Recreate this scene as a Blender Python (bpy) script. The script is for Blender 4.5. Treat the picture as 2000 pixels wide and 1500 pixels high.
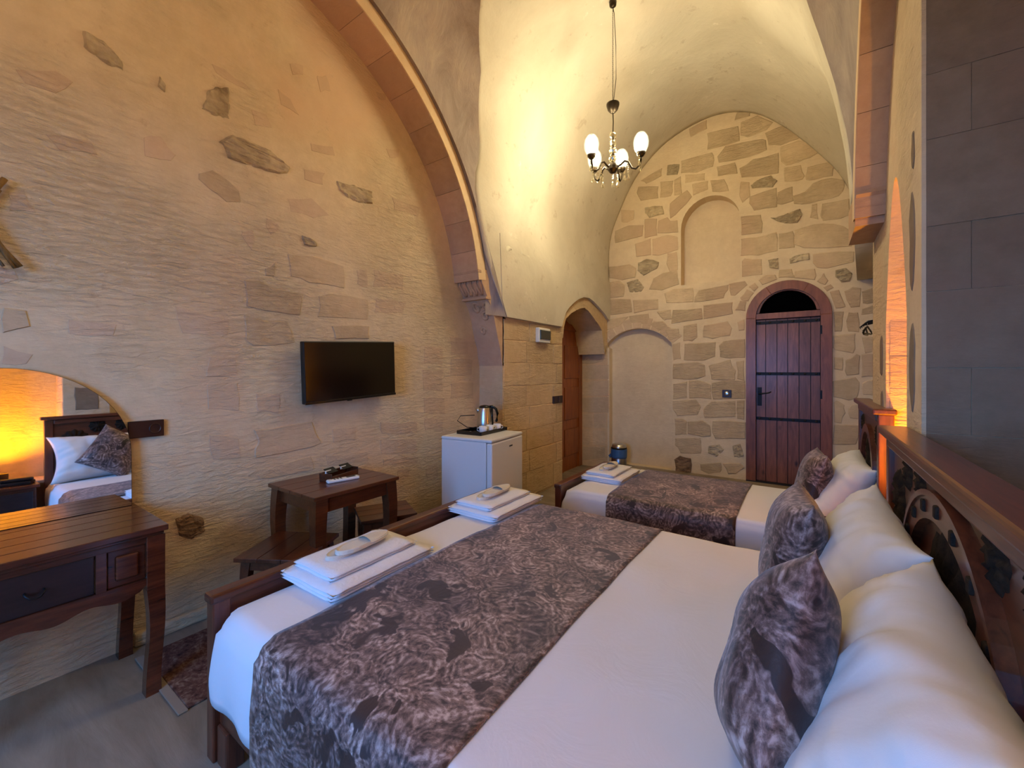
import bpy, bmesh, math, random
from mathutils import Vector, Matrix, noise
from mathutils.geometry import tessellate_polygon
random.seed(7)
for _o in list(bpy.data.objects): bpy.data.objects.remove(_o)
S = bpy.context.scene
COL = S.collection
PI = math.pi

# ------------------------------------------------------------------ camera
FPX, YAW = 820.0, math.atan2(575, 820.0)
cam_d = bpy.data.cameras.new('camera'); cam = bpy.data.objects.new('camera', cam_d); COL.objects.link(cam)
cam.location = (0, 0, 1.4)
cam.rotation_euler = (PI/2, 0, YAW)
cam_d.sensor_fit = 'HORIZONTAL'; cam_d.sensor_width = 36.0
cam_d.lens = 36.0*FPX/2000.0
cam_d.shift_y = (724-750)/2000.0
cam_d.clip_start = 0.02
S.camera = cam

# ------------------------------------------------------------------ world: open sky outside the window
W = bpy.data.worlds.new('sky'); S.world = W; W.use_nodes = True
bg = W.node_tree.nodes['Background']
bg.inputs['Color'].default_value = (0.10, 0.37, 0.95, 1)
bg.inputs['Strength'].default_value = 20.0

def area(name, loc, rot, sx, sy, power, color, portal=False):
    d = bpy.data.lights.new(name, 'AREA'); d.shape = 'RECTANGLE'; d.size = sx; d.size_y = sy
    d.energy = power; d.color = color
    o = bpy.data.objects.new(name, d); COL.objects.link(o); o.location = loc; o.rotation_euler = rot
    if portal: d.cycles.is_portal = True
    return o
# portal that guides sky sampling through the window behind the camera
area('window_portal', (-0.95, -1.66, 1.55), (PI/2, 0, 0), 1.5, 1.7, 1, (1, 1, 1), True)

S.view_settings.view_transform = 'Standard'; S.view_settings.look = 'None'
S.view_settings.exposure = 0.35; S.view_settings.gamma = 1.0
S.view_settings.use_curve_mapping = False
CHAND_W = 50.0      # watts for each chandelier bulb
FILL_CHAND_W = 20.0     # watts for each bulb of the unseen fill chandelier added behind the viewer
AMBER_W = 16.0      # watts for each amber lamp

# ------------------------------------------------------------------ helpers
def lin(r, g, b):
    f = lambda c: (c/255/12.92) if c/255 <= .04045 else ((c/255+.055)/1.055)**2.4
    return (f(r), f(g), f(b), 1)

class NT:
    def __init__(s, name):
        s.m = bpy.data.materials.new(name); s.m.use_nodes = True
        s.t = s.m.node_tree; s.n = s.t.nodes; s.b = s.n['Principled BSDF']
    def add(s, typ, ins=None, **kw):
        n = s.n.new(typ)
        for k, v in kw.items(): setattr(n, k, v)
        if ins:
            for k, v in ins.items():
                if isinstance(v, tuple) and len(v) == 2 and hasattr(v[0], 'outputs'): s.t.links.new(v[0].outputs[v[1]], n.inputs[k])
                elif hasattr(v, 'outputs'): s.t.links.new(v.outputs[0], n.inputs[k])
                else: n.inputs[k].default_value = v
        return n
    def set(s, k, v):
        if isinstance(v, tuple) and len(v) == 2 and hasattr(v[0], 'outputs'): s.t.links.new(v[0].outputs[v[1]], s.b.inputs[k])
        elif hasattr(v, 'outputs'): s.t.links.new(v.outputs[0], s.b.inputs[k])
        else: s.b.inputs[k].default_value = v
    def coord(s, kind='Object', scale=(1, 1, 1), rot=(0, 0, 0)):
        c = s.add('ShaderNodeTexCoord')
        return s.add('ShaderNodeMapping', {'Vector': (c, kind), 'Scale': scale, 'Rotation': rot})
    def noise(s, v, scale, detail=4, rough=.55, dist=0.0):
        return s.add('ShaderNodeTexNoise', {'Vector': v, 'Scale': scale, 'Detail': detail, 'Roughness': rough, 'Distortion': dist})
    def ramp(s, fac, stops):
        r = s.add('ShaderNodeValToRGB', {'Fac': fac})
        e = r.color_ramp.elements
        while len(e) < len(stops): e.new(.5)
        for i, (p, c) in enumerate(stops): e[i].position = p; e[i].color = c
        return r
    def mix(s, fac, a, b, mode='MIX'):
        n = s.add('ShaderNodeMix', data_type='RGBA', blend_type=mode)
        for idx, v in ((0, fac), (6, a), (7, b)):
            if isinstance(v, tuple) and len(v) == 2 and hasattr(v[0], 'outputs'): s.t.links.new(v[0].outputs[v[1]], n.inputs[idx])
            elif hasattr(v, 'outputs'): s.t.links.new(v.outputs[0] if v.type != 'MIX' else v.outputs[2], n.inputs[idx])
            else: n.inputs[idx].default_value = v
        return (n, 2)
    def bump(s, h, strength=.3, dist=.01, prev=None):
        ins = {'Height': h, 'Strength': strength, 'Distance': dist}
        if prev: ins['Normal'] = prev
        n = s.add('ShaderNodeBump', ins); s.set('Normal', n); return n

def G(v): return (v, v, v, 1)

def m_plain(name, col, rough=.5, metal=0, spec=.5, bump=None, emit=None):
    t = NT(name); t.set('Base Color', col); t.set('Roughness', rough); t.set('Metallic', metal); t.set('Specular IOR Level', spec)
    if bump:
        v = t.coord(); t.bump(t.noise(v, bump[0]), bump[1], .004)
    if emit: t.set('Emission Color', emit[0]); t.set('Emission Strength', emit[1])
    return t.m

def m_stone(name, c_lo, c_hi, tint=None, grain=1.0, axis='x', rnd=.18, rough=.9, dirt=None, chisel=.6):
    """limestone: noisy colour between two tones, horizontal chisel marks, small value shift per block"""
    t = NT(name)
    v = t.coord('Object')
    n1 = t.noise(v, 2.3, 6, .6); n2 = t.noise(v, 14, 5, .65)
    base = t.ramp(t.mix(.4, n1, n2), [(.34, c_lo), (.66, c_hi)])
    col = base
    if tint:
        n3 = t.noise(v, .9, 3, .5, .6)
        k = t.ramp(n3, [(.48, G(0)), (.64, G(.7))])
        col = t.mix(k, base, tint)
    oi = t.add('ShaderNodeObjectInfo')
    rr = t.add('ShaderNodeMapRange', {'Value': (oi, 'Random'), 'To Min': 1-rnd, 'To Max': 1+rnd*.5})
    hs = t.add('ShaderNodeHueSaturation', {'Value': rr, 'Color': col})
    col = hs
    if dirt:
        n4 = t.noise(v, 5.5, 8, .75)
        k = t.ramp(n4, [(.60, G(0)), (.72, G(.8))])
        col = t.mix(k, col, dirt)
    t.set('Base Color', col); t.set('Roughness', rough); t.set('Specular IOR Level', .15)
    vs = t.coord('Object', (11, 11, 42))
    ch0 = t.noise(vs, 1.0, 5, .65, .8)
    msk = t.ramp(t.noise(v, 1.3, 3, .5), [(.38, G(.15)), (.62, G(1))])
    ch = t.add('ShaderNodeMath', {0: ch0, 1: msk}, operation='MULTIPLY')
    fine = t.noise(v, 60*grain, 4, .6)
    b1 = t.bump(ch, chisel, .034)
    t.bump(fine, .35, .004, b1)
    return t.m

def m_wood(name, dark, light, scale=(2, 26, 26), rough=.35, coat=.3, rings=6.0, bump=.12, rnd=.2, knots=False, spec=.5):
    t = NT(name)
    v = t.coord('Object', scale)
    n = t.noise(v, 1.0, 6, .62, .7)
    n2 = t.noise(v, rings*.35, 3, .5, 1.5)
    f = t.mix(.45, n, n2)
    col = t.ramp(f, [(.32, dark), (.68, light)])
    if knots:
        vk = t.coord('Object', (6.5, 6.5, 3.2))
        vo = t.add('ShaderNodeTexVoronoi', {'Vector': vk, 'Scale': 1.0, 'Randomness': 1.0})
        k = t.ramp(vo, [(.05, G(1)), (.16, G(0))])
        col = t.mix(k, col, (dark[0]*.35, dark[1]*.35, dark[2]*.35, 1))
    oi = t.add('ShaderNodeObjectInfo')
    rr = t.add('ShaderNodeMapRange', {'Value': (oi, 'Random'), 'To Min': 1-rnd, 'To Max': 1+rnd})
    hs = t.add('ShaderNodeHueSaturation', {'Value': rr, 'Color': col})
    t.set('Base Color', hs); t.set('Roughness', rough); t.set('Coat Weight', coat); t.set('Coat Roughness', .18); t.set('Specular IOR Level', spec)
    t.bump(n, bump, .004)
    return t.m

def mesh_obj(name, bm, mat, parent=None, smooth=False):
    me = bpy.data.meshes.new(name); bm.to_mesh(me); bm.free()
    if mat: me.materials.append(mat)
    if smooth:
        for p in me.polygons: p.use_smooth = True
    o = bpy.data.objects.new(name, me); COL.objects.link(o)
    if parent: o.parent = parent
    return o

def empty(name, loc=(0, 0, 0), rz=0.0, parent=None):
    o = bpy.data.objects.new(name, None); COL.objects.link(o); o.location = loc; o.rotation_euler = (0, 0, rz)
    o.empty_display_size = .05
    if parent: o.parent = parent
    return o

def tag(o, label, cat, group=None):
    o['label'] = label; o['category'] = cat
    if group: o['group'] = group
    return o

def struct(o, label=None):
    o['kind'] = 'structure'
    if label: o['label'] = label
    return o

def box(bm, x0, x1, y0, y1, z0, z1, bev=0.0, M=None, seg=2):
    vs = [bm.verts.new(p) for p in ((x0, y0, z0), (x1, y0, z0), (x1, y1, z0), (x0, y1, z0), (x0, y0, z1), (x1, y0, z1), (x1, y1, z1), (x0, y1, z1))]
    fs = [bm.faces.new([vs[i] for i in q]) for q in ((3, 2, 1, 0), (4, 5, 6, 7), (0, 1, 5, 4), (1, 2, 6, 5), (2, 3, 7, 6), (3, 0, 4, 7))]
    allv = list(vs)
    if bev > 0:
        es = list({e for f in fs for e in f.edges})
        r = bmesh.ops.bevel(bm, geom=es, offset=bev, segments=seg, affect='EDGES', profile=.5)
        allv = list({v for f in r['faces'] for v in f.verts} | {v for f in fs if f.is_valid for v in f.verts})
    if M is not None: bmesh.ops.transform(bm, matrix=M, verts=[v for v in allv if v.is_valid])
    return allv

def B(name, dims, mat, parent=None, bev=0.0, M=None):
    bm = bmesh.new(); box(bm, *dims, bev=bev, M=M); return mesh_obj(name, bm, mat, parent)

def lathe(bm, prof, n=24, M=None, cap=True):
    rings = []
    for r, z in prof:
        rings.append([bm.verts.new((r*math.cos(2*PI*i/n), r*math.sin(2*PI*i/n), z)) for i in range(n)])
    for a, b in zip(rings, rings[1:]):
        for i in range(n): bm.faces.new((a[i], a[(i+1) % n], b[(i+1) % n], b[i]))
    if cap:
        if prof[0][0] > 1e-5: bm.faces.new(list(reversed(rings[0])))
        if prof[-1][0] > 1e-5: bm.faces.new(rings[-1])
    vs = [v for r in rings for v in r]
    if M is not None: bmesh.ops.transform(bm, matrix=M, verts=vs)
    return vs

def tube(bm, pts, rad, n=8, closed=False):
    pts = [Vector(p) for p in pts]; N = len(pts); rings = []
    up = Vector((0, 0, 1))
    for i, p in enumerate(pts):
        a = pts[(i-1) % N] if (closed or i > 0) else p; b = pts[(i+1) % N] if (closed or i < N-1) else p
        d = (b-a).normalized() if (b-a).length > 1e-9 else Vector((0, 0, 1))
        u = d.cross(up)
        if u.length < .02: u = d.cross(Vector((1, 0, 0)))
        u.normalize(); w = d.cross(u)
        r = rad[i] if isinstance(rad, (list, tuple)) else rad
        rings.append([bm.verts.new(p + u*r*math.cos(2*PI*k/n) + w*r*math.sin(2*PI*k/n)) for k in range(n)])
    m = N if closed else N-1
    for i in range(m):
        a, b = rings[i], rings[(i+1) % N]
        for k in range(n): bm.faces.new((a[k], a[(k+1) % n], b[(k+1) % n], b[k]))
    if not closed:
        bm.faces.new(list(reversed(rings[0]))); bm.faces.new(rings[-1])

def prism(bm, poly, f, d0, d1, inset=0.0, drop=.6):
    """extrude polygon poly [(a,b)...] with mapping f(a,b,d)"""
    n = len(poly)
    ca = sum(p[0] for p in poly)/n; cb = sum(p[1] for p in poly)/n
    lo = [bm.verts.new(f(a, b, d0)) for a, b in poly]
    hi = [bm.verts.new(f(a, b, d1)) for a, b in poly] if not inset else [bm.verts.new(f(a, b, d1-min(inset*drop, abs(d1-d0)*.9) if d1 > d0 else d1+min(inset*drop, abs(d1-d0)*.9))) for a, b in poly]
    tops = [hi]
    if inset:
        top = []
        for a, b in poly:
            L = math.hypot(a-ca, b-cb) or 1; k = max(.78, 1-inset/L)
            top.append(bm.verts.new(f(ca+(a-ca)*k, cb+(b-cb)*k, d1)))
        tops.append(top)
    ring = [lo]+tops
    for A_, B_ in zip(ring, ring[1:]):
        for i in range(n):
            try: bm.faces.new((A_[i], A_[(i+1) % n], B_[(i+1) % n], B_[i]))
            except ValueError: pass
    for loop in (lo, ring[-1]):
        tri = tessellate_polygon([[v.co for v in loop]])
        for t in tri:
            try: bm.faces.new([loop[i] for i in t])
            except ValueError: pass
    bmesh.ops.recalc_face_normals(bm, faces=bm.faces[:])

def holed(name, outer, holes, f, depth, mat, parent=None, backs=True):
    """wall slab with niches/openings; outer & holes are (a,b) loops, holes = [(loop, hole_depth, closed)]"""
    bm = bmesh.new()
    loops = [outer]+[h[0] for h in holes]
    vv = [[bm.verts.new(f(a, b, 0)) for a, b in L] for L in loops]
    flat = [v for L in vv for v in L]
    for t in tessellate_polygon([[Vector((a, b, 0)) for a, b in L] for L in loops]):
        try: bm.faces.new([flat[i] for i in t])
        except ValueError: pass
    for (L, hd, closed), v0 in zip(holes, vv[1:]):
        v1 = [bm.verts.new(f(a, b, hd)) for a, b in L]; n = len(L)
        for i in range(n): bm.faces.new((v0[i], v0[(i+1) % n], v1[(i+1) % n], v1[i]))
        if closed:
            for t in tessellate_polygon([[Vector((a, b, 0)) for a, b in L]]):
                try: bm.faces.new([v1[i] for i in t])
                except ValueError: pass
    if backs:
        bv = [bm.verts.new(f(a, b, depth)) for a, b in outer]; n = len(outer)
        for i in range(n): bm.faces.new((vv[0][i], vv[0][(i+1) % n], bv[(i+1) % n], bv[i]))
        for t in tessellate_polygon([[Vector((a, b, 0)) for a, b in outer]]):
            try: bm.faces.new([bv[i] for i in t])
            except ValueError: pass
    bmesh.ops.recalc_face_normals(bm, faces=bm.faces[:])
    return mesh_obj(name, bm, mat, parent)

def arc(cx, cz, r, a0, a1, n, rz=None):
    rz = rz or r
    return [(cx+r*math.cos(a0+(a1-a0)*i/n), cz+rz*math.sin(a0+(a1-a0)*i/n)) for i in range(n+1)]

def copy_tree(o, parent=None):
    c = o.copy(); COL.objects.link(c)
    if parent is not None: c.parent = parent
    for ch in list(o.children): copy_tree(ch, c)
    return c
def child_list(o): return list(o.children)
BACK=[["s",[-1.073,4.587],[-0.726,4.554],[-0.717,4.373],[-1.073,4.361]],["s",[-1.406,4.302],[-1.045,4.301],[-1.007,4.208],[-1.026,4.132],[-1.227,4.104],[-1.406,4.142]],["s",[-1.972,4.183],[-1.697,4.276],[-1.708,4.169],[-1.894,4.129]],["s",[-2.006,4.09],[-1.751,4.038],[-1.751,3.873],[-1.983,3.905],[-2.029,4.017]],["s",[-1.697,4.09],[-1.539,4.06],[-1.539,3.909],[-1.57,3.862],[-1.697,3.871]],["s",[-1.508,4.052],[-1.426,4.094],[-1.416,3.857],[-1.508,3.869]],["s",[-1.266,3.947],[-1.083,3.931],[-1.092,3.841],[-1.256,3.808]],["s",[-1.57,3.754],[-1.345,3.872],[-1.286,3.773],[-1.436,3.638],[-1.56,3.546]],["s",[-2.274,3.811],[-2.086,3.77],[-2.098,3.647],[-2.191,3.621],[-2.274,3.649]],["s",[-0.961,4.093],[-0.762,4.088],[-0.735,3.961],[-0.942,3.986]],["s",[-1.306,4.716],[-1.111,4.755],[-1.102,4.648],[-1.296,4.607]],["s",[-1.035,3.929],[-0.887,3.911],[-0.833,3.756],[-1.017,3.791]],["s",[-1.366,4.1],[-1.13,4.057],[-1.13,3.974],[-1.355,3.991]],["r",[-1.602,4.293],[-1.457,4.263],[-1.477,4.151],[-1.612,4.166]],["r",[-1.905,3.764],[-1.687,3.737],[-1.665,3.634],[-1.849,3.629],[-1.916,3.688]],["s",[-0.729,4.734],[-0.59,4.695],[-0.599,4.649],[-0.747,4.65]],["s",[-0.677,4.587],[-0.514,4.609],[-0.349,4.485],[-0.414,4.412],[-0.599,4.389],[-0.685,4.432]],["s",[-0.955,4.234],[-0.854,4.345],[-0.514,4.318],[-0.422,4.28],[-0.422,4.164],[-0.59,4.127],[-0.936,4.157]],["s",[-0.406,4.37],[-0.236,4.391],[-0.05,4.236],[-0.096,4.196],[-0.26,4.181],[-0.381,4.219]],["s",[-0.252,4.141],[-0.081,4.154],[0.025,4.112],[0.106,3.968],[0.025,3.938],[-0.081,3.922],[-0.189,3.916],[-0.244,3.969]],["s",[-0.703,4.002],[-0.548,4.066],[-0.292,4.078],[-0.292,3.831],[-0.48,3.863],[-0.668,3.883]],["s",[-0.213,3.876],[-0.066,3.853],[-0.028,3.723],[-0.043,3.7],[-0.142,3.698],[-0.213,3.716]],["s",[-0.005,3.717],[0.025,3.819],[0.208,3.822],[0.25,3.756],[0.236,3.671],[0.092,3.664],[0.002,3.683]],["s",[-0.127,3.517],[-0.005,3.534],[0.069,3.616],[0.236,3.635],[0.341,3.573],[0.341,3.458],[0.3,3.415],[0.193,3.414],[0.04,3.395],[-0.119,3.422]],["s",[-0.582,3.616],[-0.308,3.646],[-0.308,3.418],[-0.531,3.439],[-0.582,3.528]],["s",[-0.276,3.591],[-0.142,3.623],[-0.135,3.463],[-0.244,3.451],[-0.284,3.47]],["s",[0.055,3.364],[0.106,3.362],[0.106,3.199],[0.04,3.222]],["s",[0.157,3.35],[0.383,3.352],[0.41,3.17],[0.314,3.156],[0.172,3.158],[0.15,3.226]],["s",[-0.685,3.819],[-0.599,3.797],[-0.59,3.628],[-0.668,3.568],[-0.694,3.673]],["r",[-0.497,3.79],[-0.373,3.825],[-0.308,3.741],[-0.349,3.685],[-0.548,3.715],[-0.565,3.758]],["r",[-0.244,3.291],[-0.066,3.346],[-0.05,3.268],[-0.088,3.193],[-0.228,3.212],[-0.349,3.294]],["s",[-1.927,3.597],[-1.762,3.574],[-1.762,3.354],[-1.916,3.338]],["s",[-1.719,3.543],[-1.612,3.554],[-1.581,3.493],[-1.477,3.493],[-1.477,3.343],[-1.74,3.372]],["s",[-2.063,3.262],[-1.849,3.303],[-1.838,3.079],[-2.04,3.089]],["s",[-1.805,3.284],[-1.612,3.304],[-1.477,3.258],[-1.477,3.086],[-1.719,3.06],[-1.805,3.074]],["s",[-1.602,3.053],[-1.477,3.043],[-1.477,2.808],[-1.57,2.799],[-1.602,2.912]],["s",[-2.468,2.991],[-2.156,2.97],[-2.063,2.911],[-2.074,2.777],[-2.262,2.777],[-2.455,2.825]],["s",[-1.849,2.581],[-1.795,2.719],[-1.676,2.78],[-1.477,2.786],[-1.467,2.613],[-1.676,2.551]],["s",[-2.517,2.738],[-2.309,2.748],[-2.238,2.682],[-2.25,2.522],[-2.48,2.522]],["s",[-2.37,3.513],[-2.167,3.544],[-1.961,3.525],[-1.972,3.37],[-2.37,3.35]],["s",[-1.633,2.492],[-1.529,2.535],[-1.276,2.533],[-1.266,2.338],[-1.612,2.37]],["s",[-1.237,2.408],[-1.178,2.485],[-0.851,2.52],[-0.851,2.45],[-0.906,2.365],[-1.13,2.335],[-1.237,2.335]],["s",[-0.815,2.531],[-0.648,2.545],[-0.63,2.494],[-0.762,2.38],[-0.806,2.385]],["s",[-0.691,2.343],[-0.622,2.424],[-0.562,2.379],[-0.605,2.295],[-0.682,2.313]],["s",[-0.674,3.092],[-0.503,3.08],[-0.503,2.954],[-0.674,2.973]],["r",[-2.017,2.972],[-1.894,3.01],[-1.729,2.952],[-1.762,2.869],[-1.938,2.793],[-2.017,2.882]],["r",[-2.179,2.71],[-2.029,2.737],[-1.949,2.626],[-1.983,2.562],[-2.144,2.58]],["s",[-2.53,2.484],[-2.144,2.458],[-2.132,2.274],[-2.53,2.247]],["s",[-2.086,2.435],[-1.751,2.425],[-1.74,2.287],[-2.074,2.258]],["s",[-2.144,2.218],[-1.883,2.221],[-1.871,2.153],[-1.894,2.088],[-2.132,2.115]],["s",[-2.53,2.176],[-2.179,2.198],[-2.309,2.08],[-2.517,2.034]],["s",[-1.74,2.243],[-1.57,2.251],[-1.56,2.131],[-1.655,2.127]],["s",[-1.529,2.247],[-1.169,2.238],[-1.159,2.103],[-1.539,2.065]],["s",[-1.121,2.276],[-0.797,2.277],[-0.797,2.147],[-1.121,2.1]],["s",[-1.386,2.013],[-1.227,2.034],[-1.227,1.857],[-1.286,1.817],[-1.386,1.821]],["s",[-1.111,2.006],[-0.851,2.03],[-0.797,1.957],[-0.824,1.858],[-1.017,1.837],[-1.14,1.863]],["s",[-1.376,1.768],[-0.998,1.775],[-0.998,1.591],[-1.13,1.541],[-1.376,1.545]],["s",[-0.933,1.731],[-0.887,1.78],[-0.656,1.801],[-0.656,1.574],[-0.815,1.567],[-0.924,1.589]],["s",[-1.518,1.493],[-1.207,1.501],[-1.13,1.469],[-1.13,1.324],[-1.306,1.281],[-1.518,1.289]],["s",[-1.054,1.468],[-0.824,1.527],[-0.762,1.397],[-0.762,1.287],[-1.035,1.294]],["s",[-0.735,1.506],[-0.656,1.515],[-0.656,1.288],[-0.726,1.307]],["s",[-1.529,1.203],[-1.345,1.248],[-1.355,1.036],[-1.518,1.009]],["s",[-1.316,1.249],[-1.207,1.261],[-1.054,1.212],[-1.054,1.037],[-1.306,1.028]],["s",[-1.017,1.223],[-0.887,1.255],[-0.656,1.269],[-0.656,1.042],[-1.017,1.028],[-1.026,1.14]],["s",[-1.529,0.976],[-1.237,0.999],[-1.178,0.908],[-1.217,0.812],[-1.467,0.775],[-1.518,0.858]],["s",[-1.13,0.879],[-1.035,0.976],[-0.762,1.008],[-0.762,0.809],[-1.121,0.766]],["s",[-0.735,1.009],[-0.656,1.012],[-0.656,0.786],[-0.726,0.801]],["s",[-1.529,1.763],[-1.436,1.781],[-1.436,1.578],[-1.524,1.558]],["s",[-0.726,2.022],[-0.656,2.047],[-0.656,1.929],[-0.717,1.932]],["s",[-1.86,2.086],[-1.676,2.096],[-1.602,2.015],[-1.729,1.978]],["s",[-1.633,1.984],[-1.467,1.975],[-1.446,1.867],[-1.57,1.84]],["s",[-1.494,0.72],[-1.446,0.73],[-1.359,0.708],[-1.359,0.524],[-1.494,0.513]],["s",[-1.326,0.696],[-1.149,0.715],[-1.061,0.667],[-1.061,0.536],[-1.162,0.521],[-1.332,0.541]],["s",[-1.01,0.732],[-0.791,0.734],[-0.651,0.737],[-0.651,0.533],[-0.986,0.509],[-1.017,0.581]],["s",[-1.494,0.455],[-1.188,0.484],[-1.169,0.388],[-1.182,0.29],[-1.426,0.255],[-1.453,0.331],[-1.494,0.355]],["s",[-1.169,0.139],[-0.924,0.184],[-0.918,0.09],[-0.942,0.053],[-1.073,0.028],[-1.162,0.064]],["s",[-0.887,0.175],[-0.709,0.204],[-0.662,0.157],[-0.756,0.072],[-0.827,0.062]],["d",[-1.494,0.155],[-1.44,0.204],[-1.299,0.193],[-1.299,0.01],[-1.494,0.004]],["r",[-1.061,0.386],[-0.942,0.411],[-0.894,0.369],[-0.973,0.273],[-1.061,0.303]],["r",[-0.779,0.415],[-0.697,0.45],[-0.674,0.307],[-0.756,0.285]],["s",[-0.677,3.377],[-0.478,3.353],[-0.455,3.249],[-0.463,3.133],[-0.677,3.146]],["s",[-0.677,3.073],[-0.31,3.105],[-0.295,3.022],[-0.295,2.881],[-0.486,2.867],[-0.677,2.879]],["s",[-0.272,3.08],[-0.148,3.083],[-0.126,3.035],[-0.126,2.905],[-0.265,2.911]],["s",[-0.111,3.093],[0.078,3.116],[0.16,3.117],[0.332,3.058],[0.403,2.978],[0.415,2.813],[0.2,2.833],[-0.019,2.87],[-0.104,2.919]],["s",[-0.677,2.796],[-0.637,2.827],[-0.47,2.801],[-0.463,2.611],[-0.677,2.612]],["s",[0.078,2.769],[0.133,2.777],[0.428,2.754],[0.435,2.631],[0.2,2.607],[0.106,2.621],[0.078,2.684]],["s",[-0.265,2.629],[-0.148,2.622],[-0.126,2.532],[-0.272,2.546]],["s",[-0.104,2.59],[0.078,2.599],[0.092,2.529],[0.065,2.482],[-0.104,2.529]],["s",[-0.486,2.542],[-0.416,2.587],[-0.325,2.575],[-0.302,2.528],[-0.447,2.483]],["s",[0.113,2.459],[0.16,2.529],[0.194,2.449],[0.174,2.41]],["s",[0.167,2.369],[0.227,2.395],[0.247,2.368],[0.2,2.331]],["s",[0.234,2.303],[0.306,2.32],[0.358,2.134],[0.273,2.125]],["s",[0.364,2.297],[0.435,2.338],[0.491,2.324],[0.491,2.138],[0.409,2.121]],["s",[-0.743,2.193],[-0.693,2.291],[-0.637,2.267],[-0.653,2.176]],["s",[-0.589,2.472],[-0.541,2.503],[-0.509,2.454],[-0.545,2.417]],["r",[-0.378,2.769],[-0.287,2.773],[-0.295,2.669],[-0.363,2.696]],["r",[-0.155,2.753],[-0.104,2.78],[0.009,2.788],[0.016,2.727],[-0.148,2.709]],["r",[0.286,2.554],[0.358,2.56],[0.409,2.504],[0.396,2.432],[0.332,2.424],[0.286,2.487]],["s",[0.265,2.068],[0.343,2.062],[0.336,1.988],[0.321,1.857],[0.269,1.86]],["s",[0.395,2.049],[0.478,2.047],[0.485,1.848],[0.387,1.853],[0.391,1.96]],["s",[0.265,1.803],[0.445,1.808],[0.449,1.655],[0.424,1.609],[0.284,1.641],[0.265,1.665]],["s",[0.513,2.288],[0.601,2.306],[0.604,2.16],[0.517,2.159]],["s",[0.517,2.094],[0.604,2.119],[0.604,2.046],[0.517,2.039]],["s",[0.265,1.542],[0.339,1.546],[0.339,1.409],[0.265,1.419]],["s",[0.373,1.508],[0.424,1.53],[0.467,1.571],[0.485,1.557],[0.485,1.368],[0.387,1.363],[0.369,1.4]],["s",[0.265,1.277],[0.442,1.312],[0.478,1.261],[0.474,1.123],[0.46,1.104],[0.387,1.068],[0.265,1.097]],["s",[0.517,1.575],[0.601,1.582],[0.601,1.354],[0.517,1.34]],["s",[0.52,1.253],[0.601,1.295],[0.601,1.136],[0.524,1.143]],["s",[0.517,1.768],[0.604,1.764],[0.601,1.614],[0.542,1.611]],["s",[0.265,1.021],[0.287,1.041],[0.347,1.006],[0.351,0.926],[0.321,0.811],[0.265,0.807]],["s",[0.406,0.966],[0.42,1.009],[0.485,1.008],[0.492,0.879],[0.471,0.859],[0.406,0.864]],["s",[0.269,0.765],[0.481,0.781],[0.488,0.685],[0.46,0.571],[0.265,0.551]],["s",[-3.0,1.975],[-2.818,1.976],[-2.818,1.811],[-2.935,1.756],[-2.989,1.797]],["s",[-2.745,1.982],[-2.663,1.949],[-2.663,1.796],[-2.725,1.778]],["s",[-3.043,1.73],[-2.582,1.726],[-2.582,1.546],[-2.745,1.519],[-3.043,1.512]],["s",[-3.032,1.482],[-2.497,1.488],[-2.497,1.271],[-3.032,1.275]],["s",[-3.011,1.219],[-2.492,1.237],[-2.492,1.015],[-3.011,1.002]],["s",[-3.011,0.963],[-2.492,0.992],[-2.492,0.765],[-3.011,0.736]],["s",[-3.011,0.706],[-2.745,0.722],[-2.735,0.511],[-3.0,0.5]],["s",[-2.714,0.724],[-2.521,0.735],[-2.521,0.518],[-2.714,0.503]],["s",[-2.989,0.462],[-2.808,0.476],[-2.787,0.352],[-2.808,0.224],[-2.978,0.217]],["s",[-2.745,0.471],[-2.541,0.469],[-2.541,0.251],[-2.735,0.251]],["s",[-2.978,0.187],[-2.541,0.223],[-2.541,0.062],[-2.967,-0.028]]]
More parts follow.
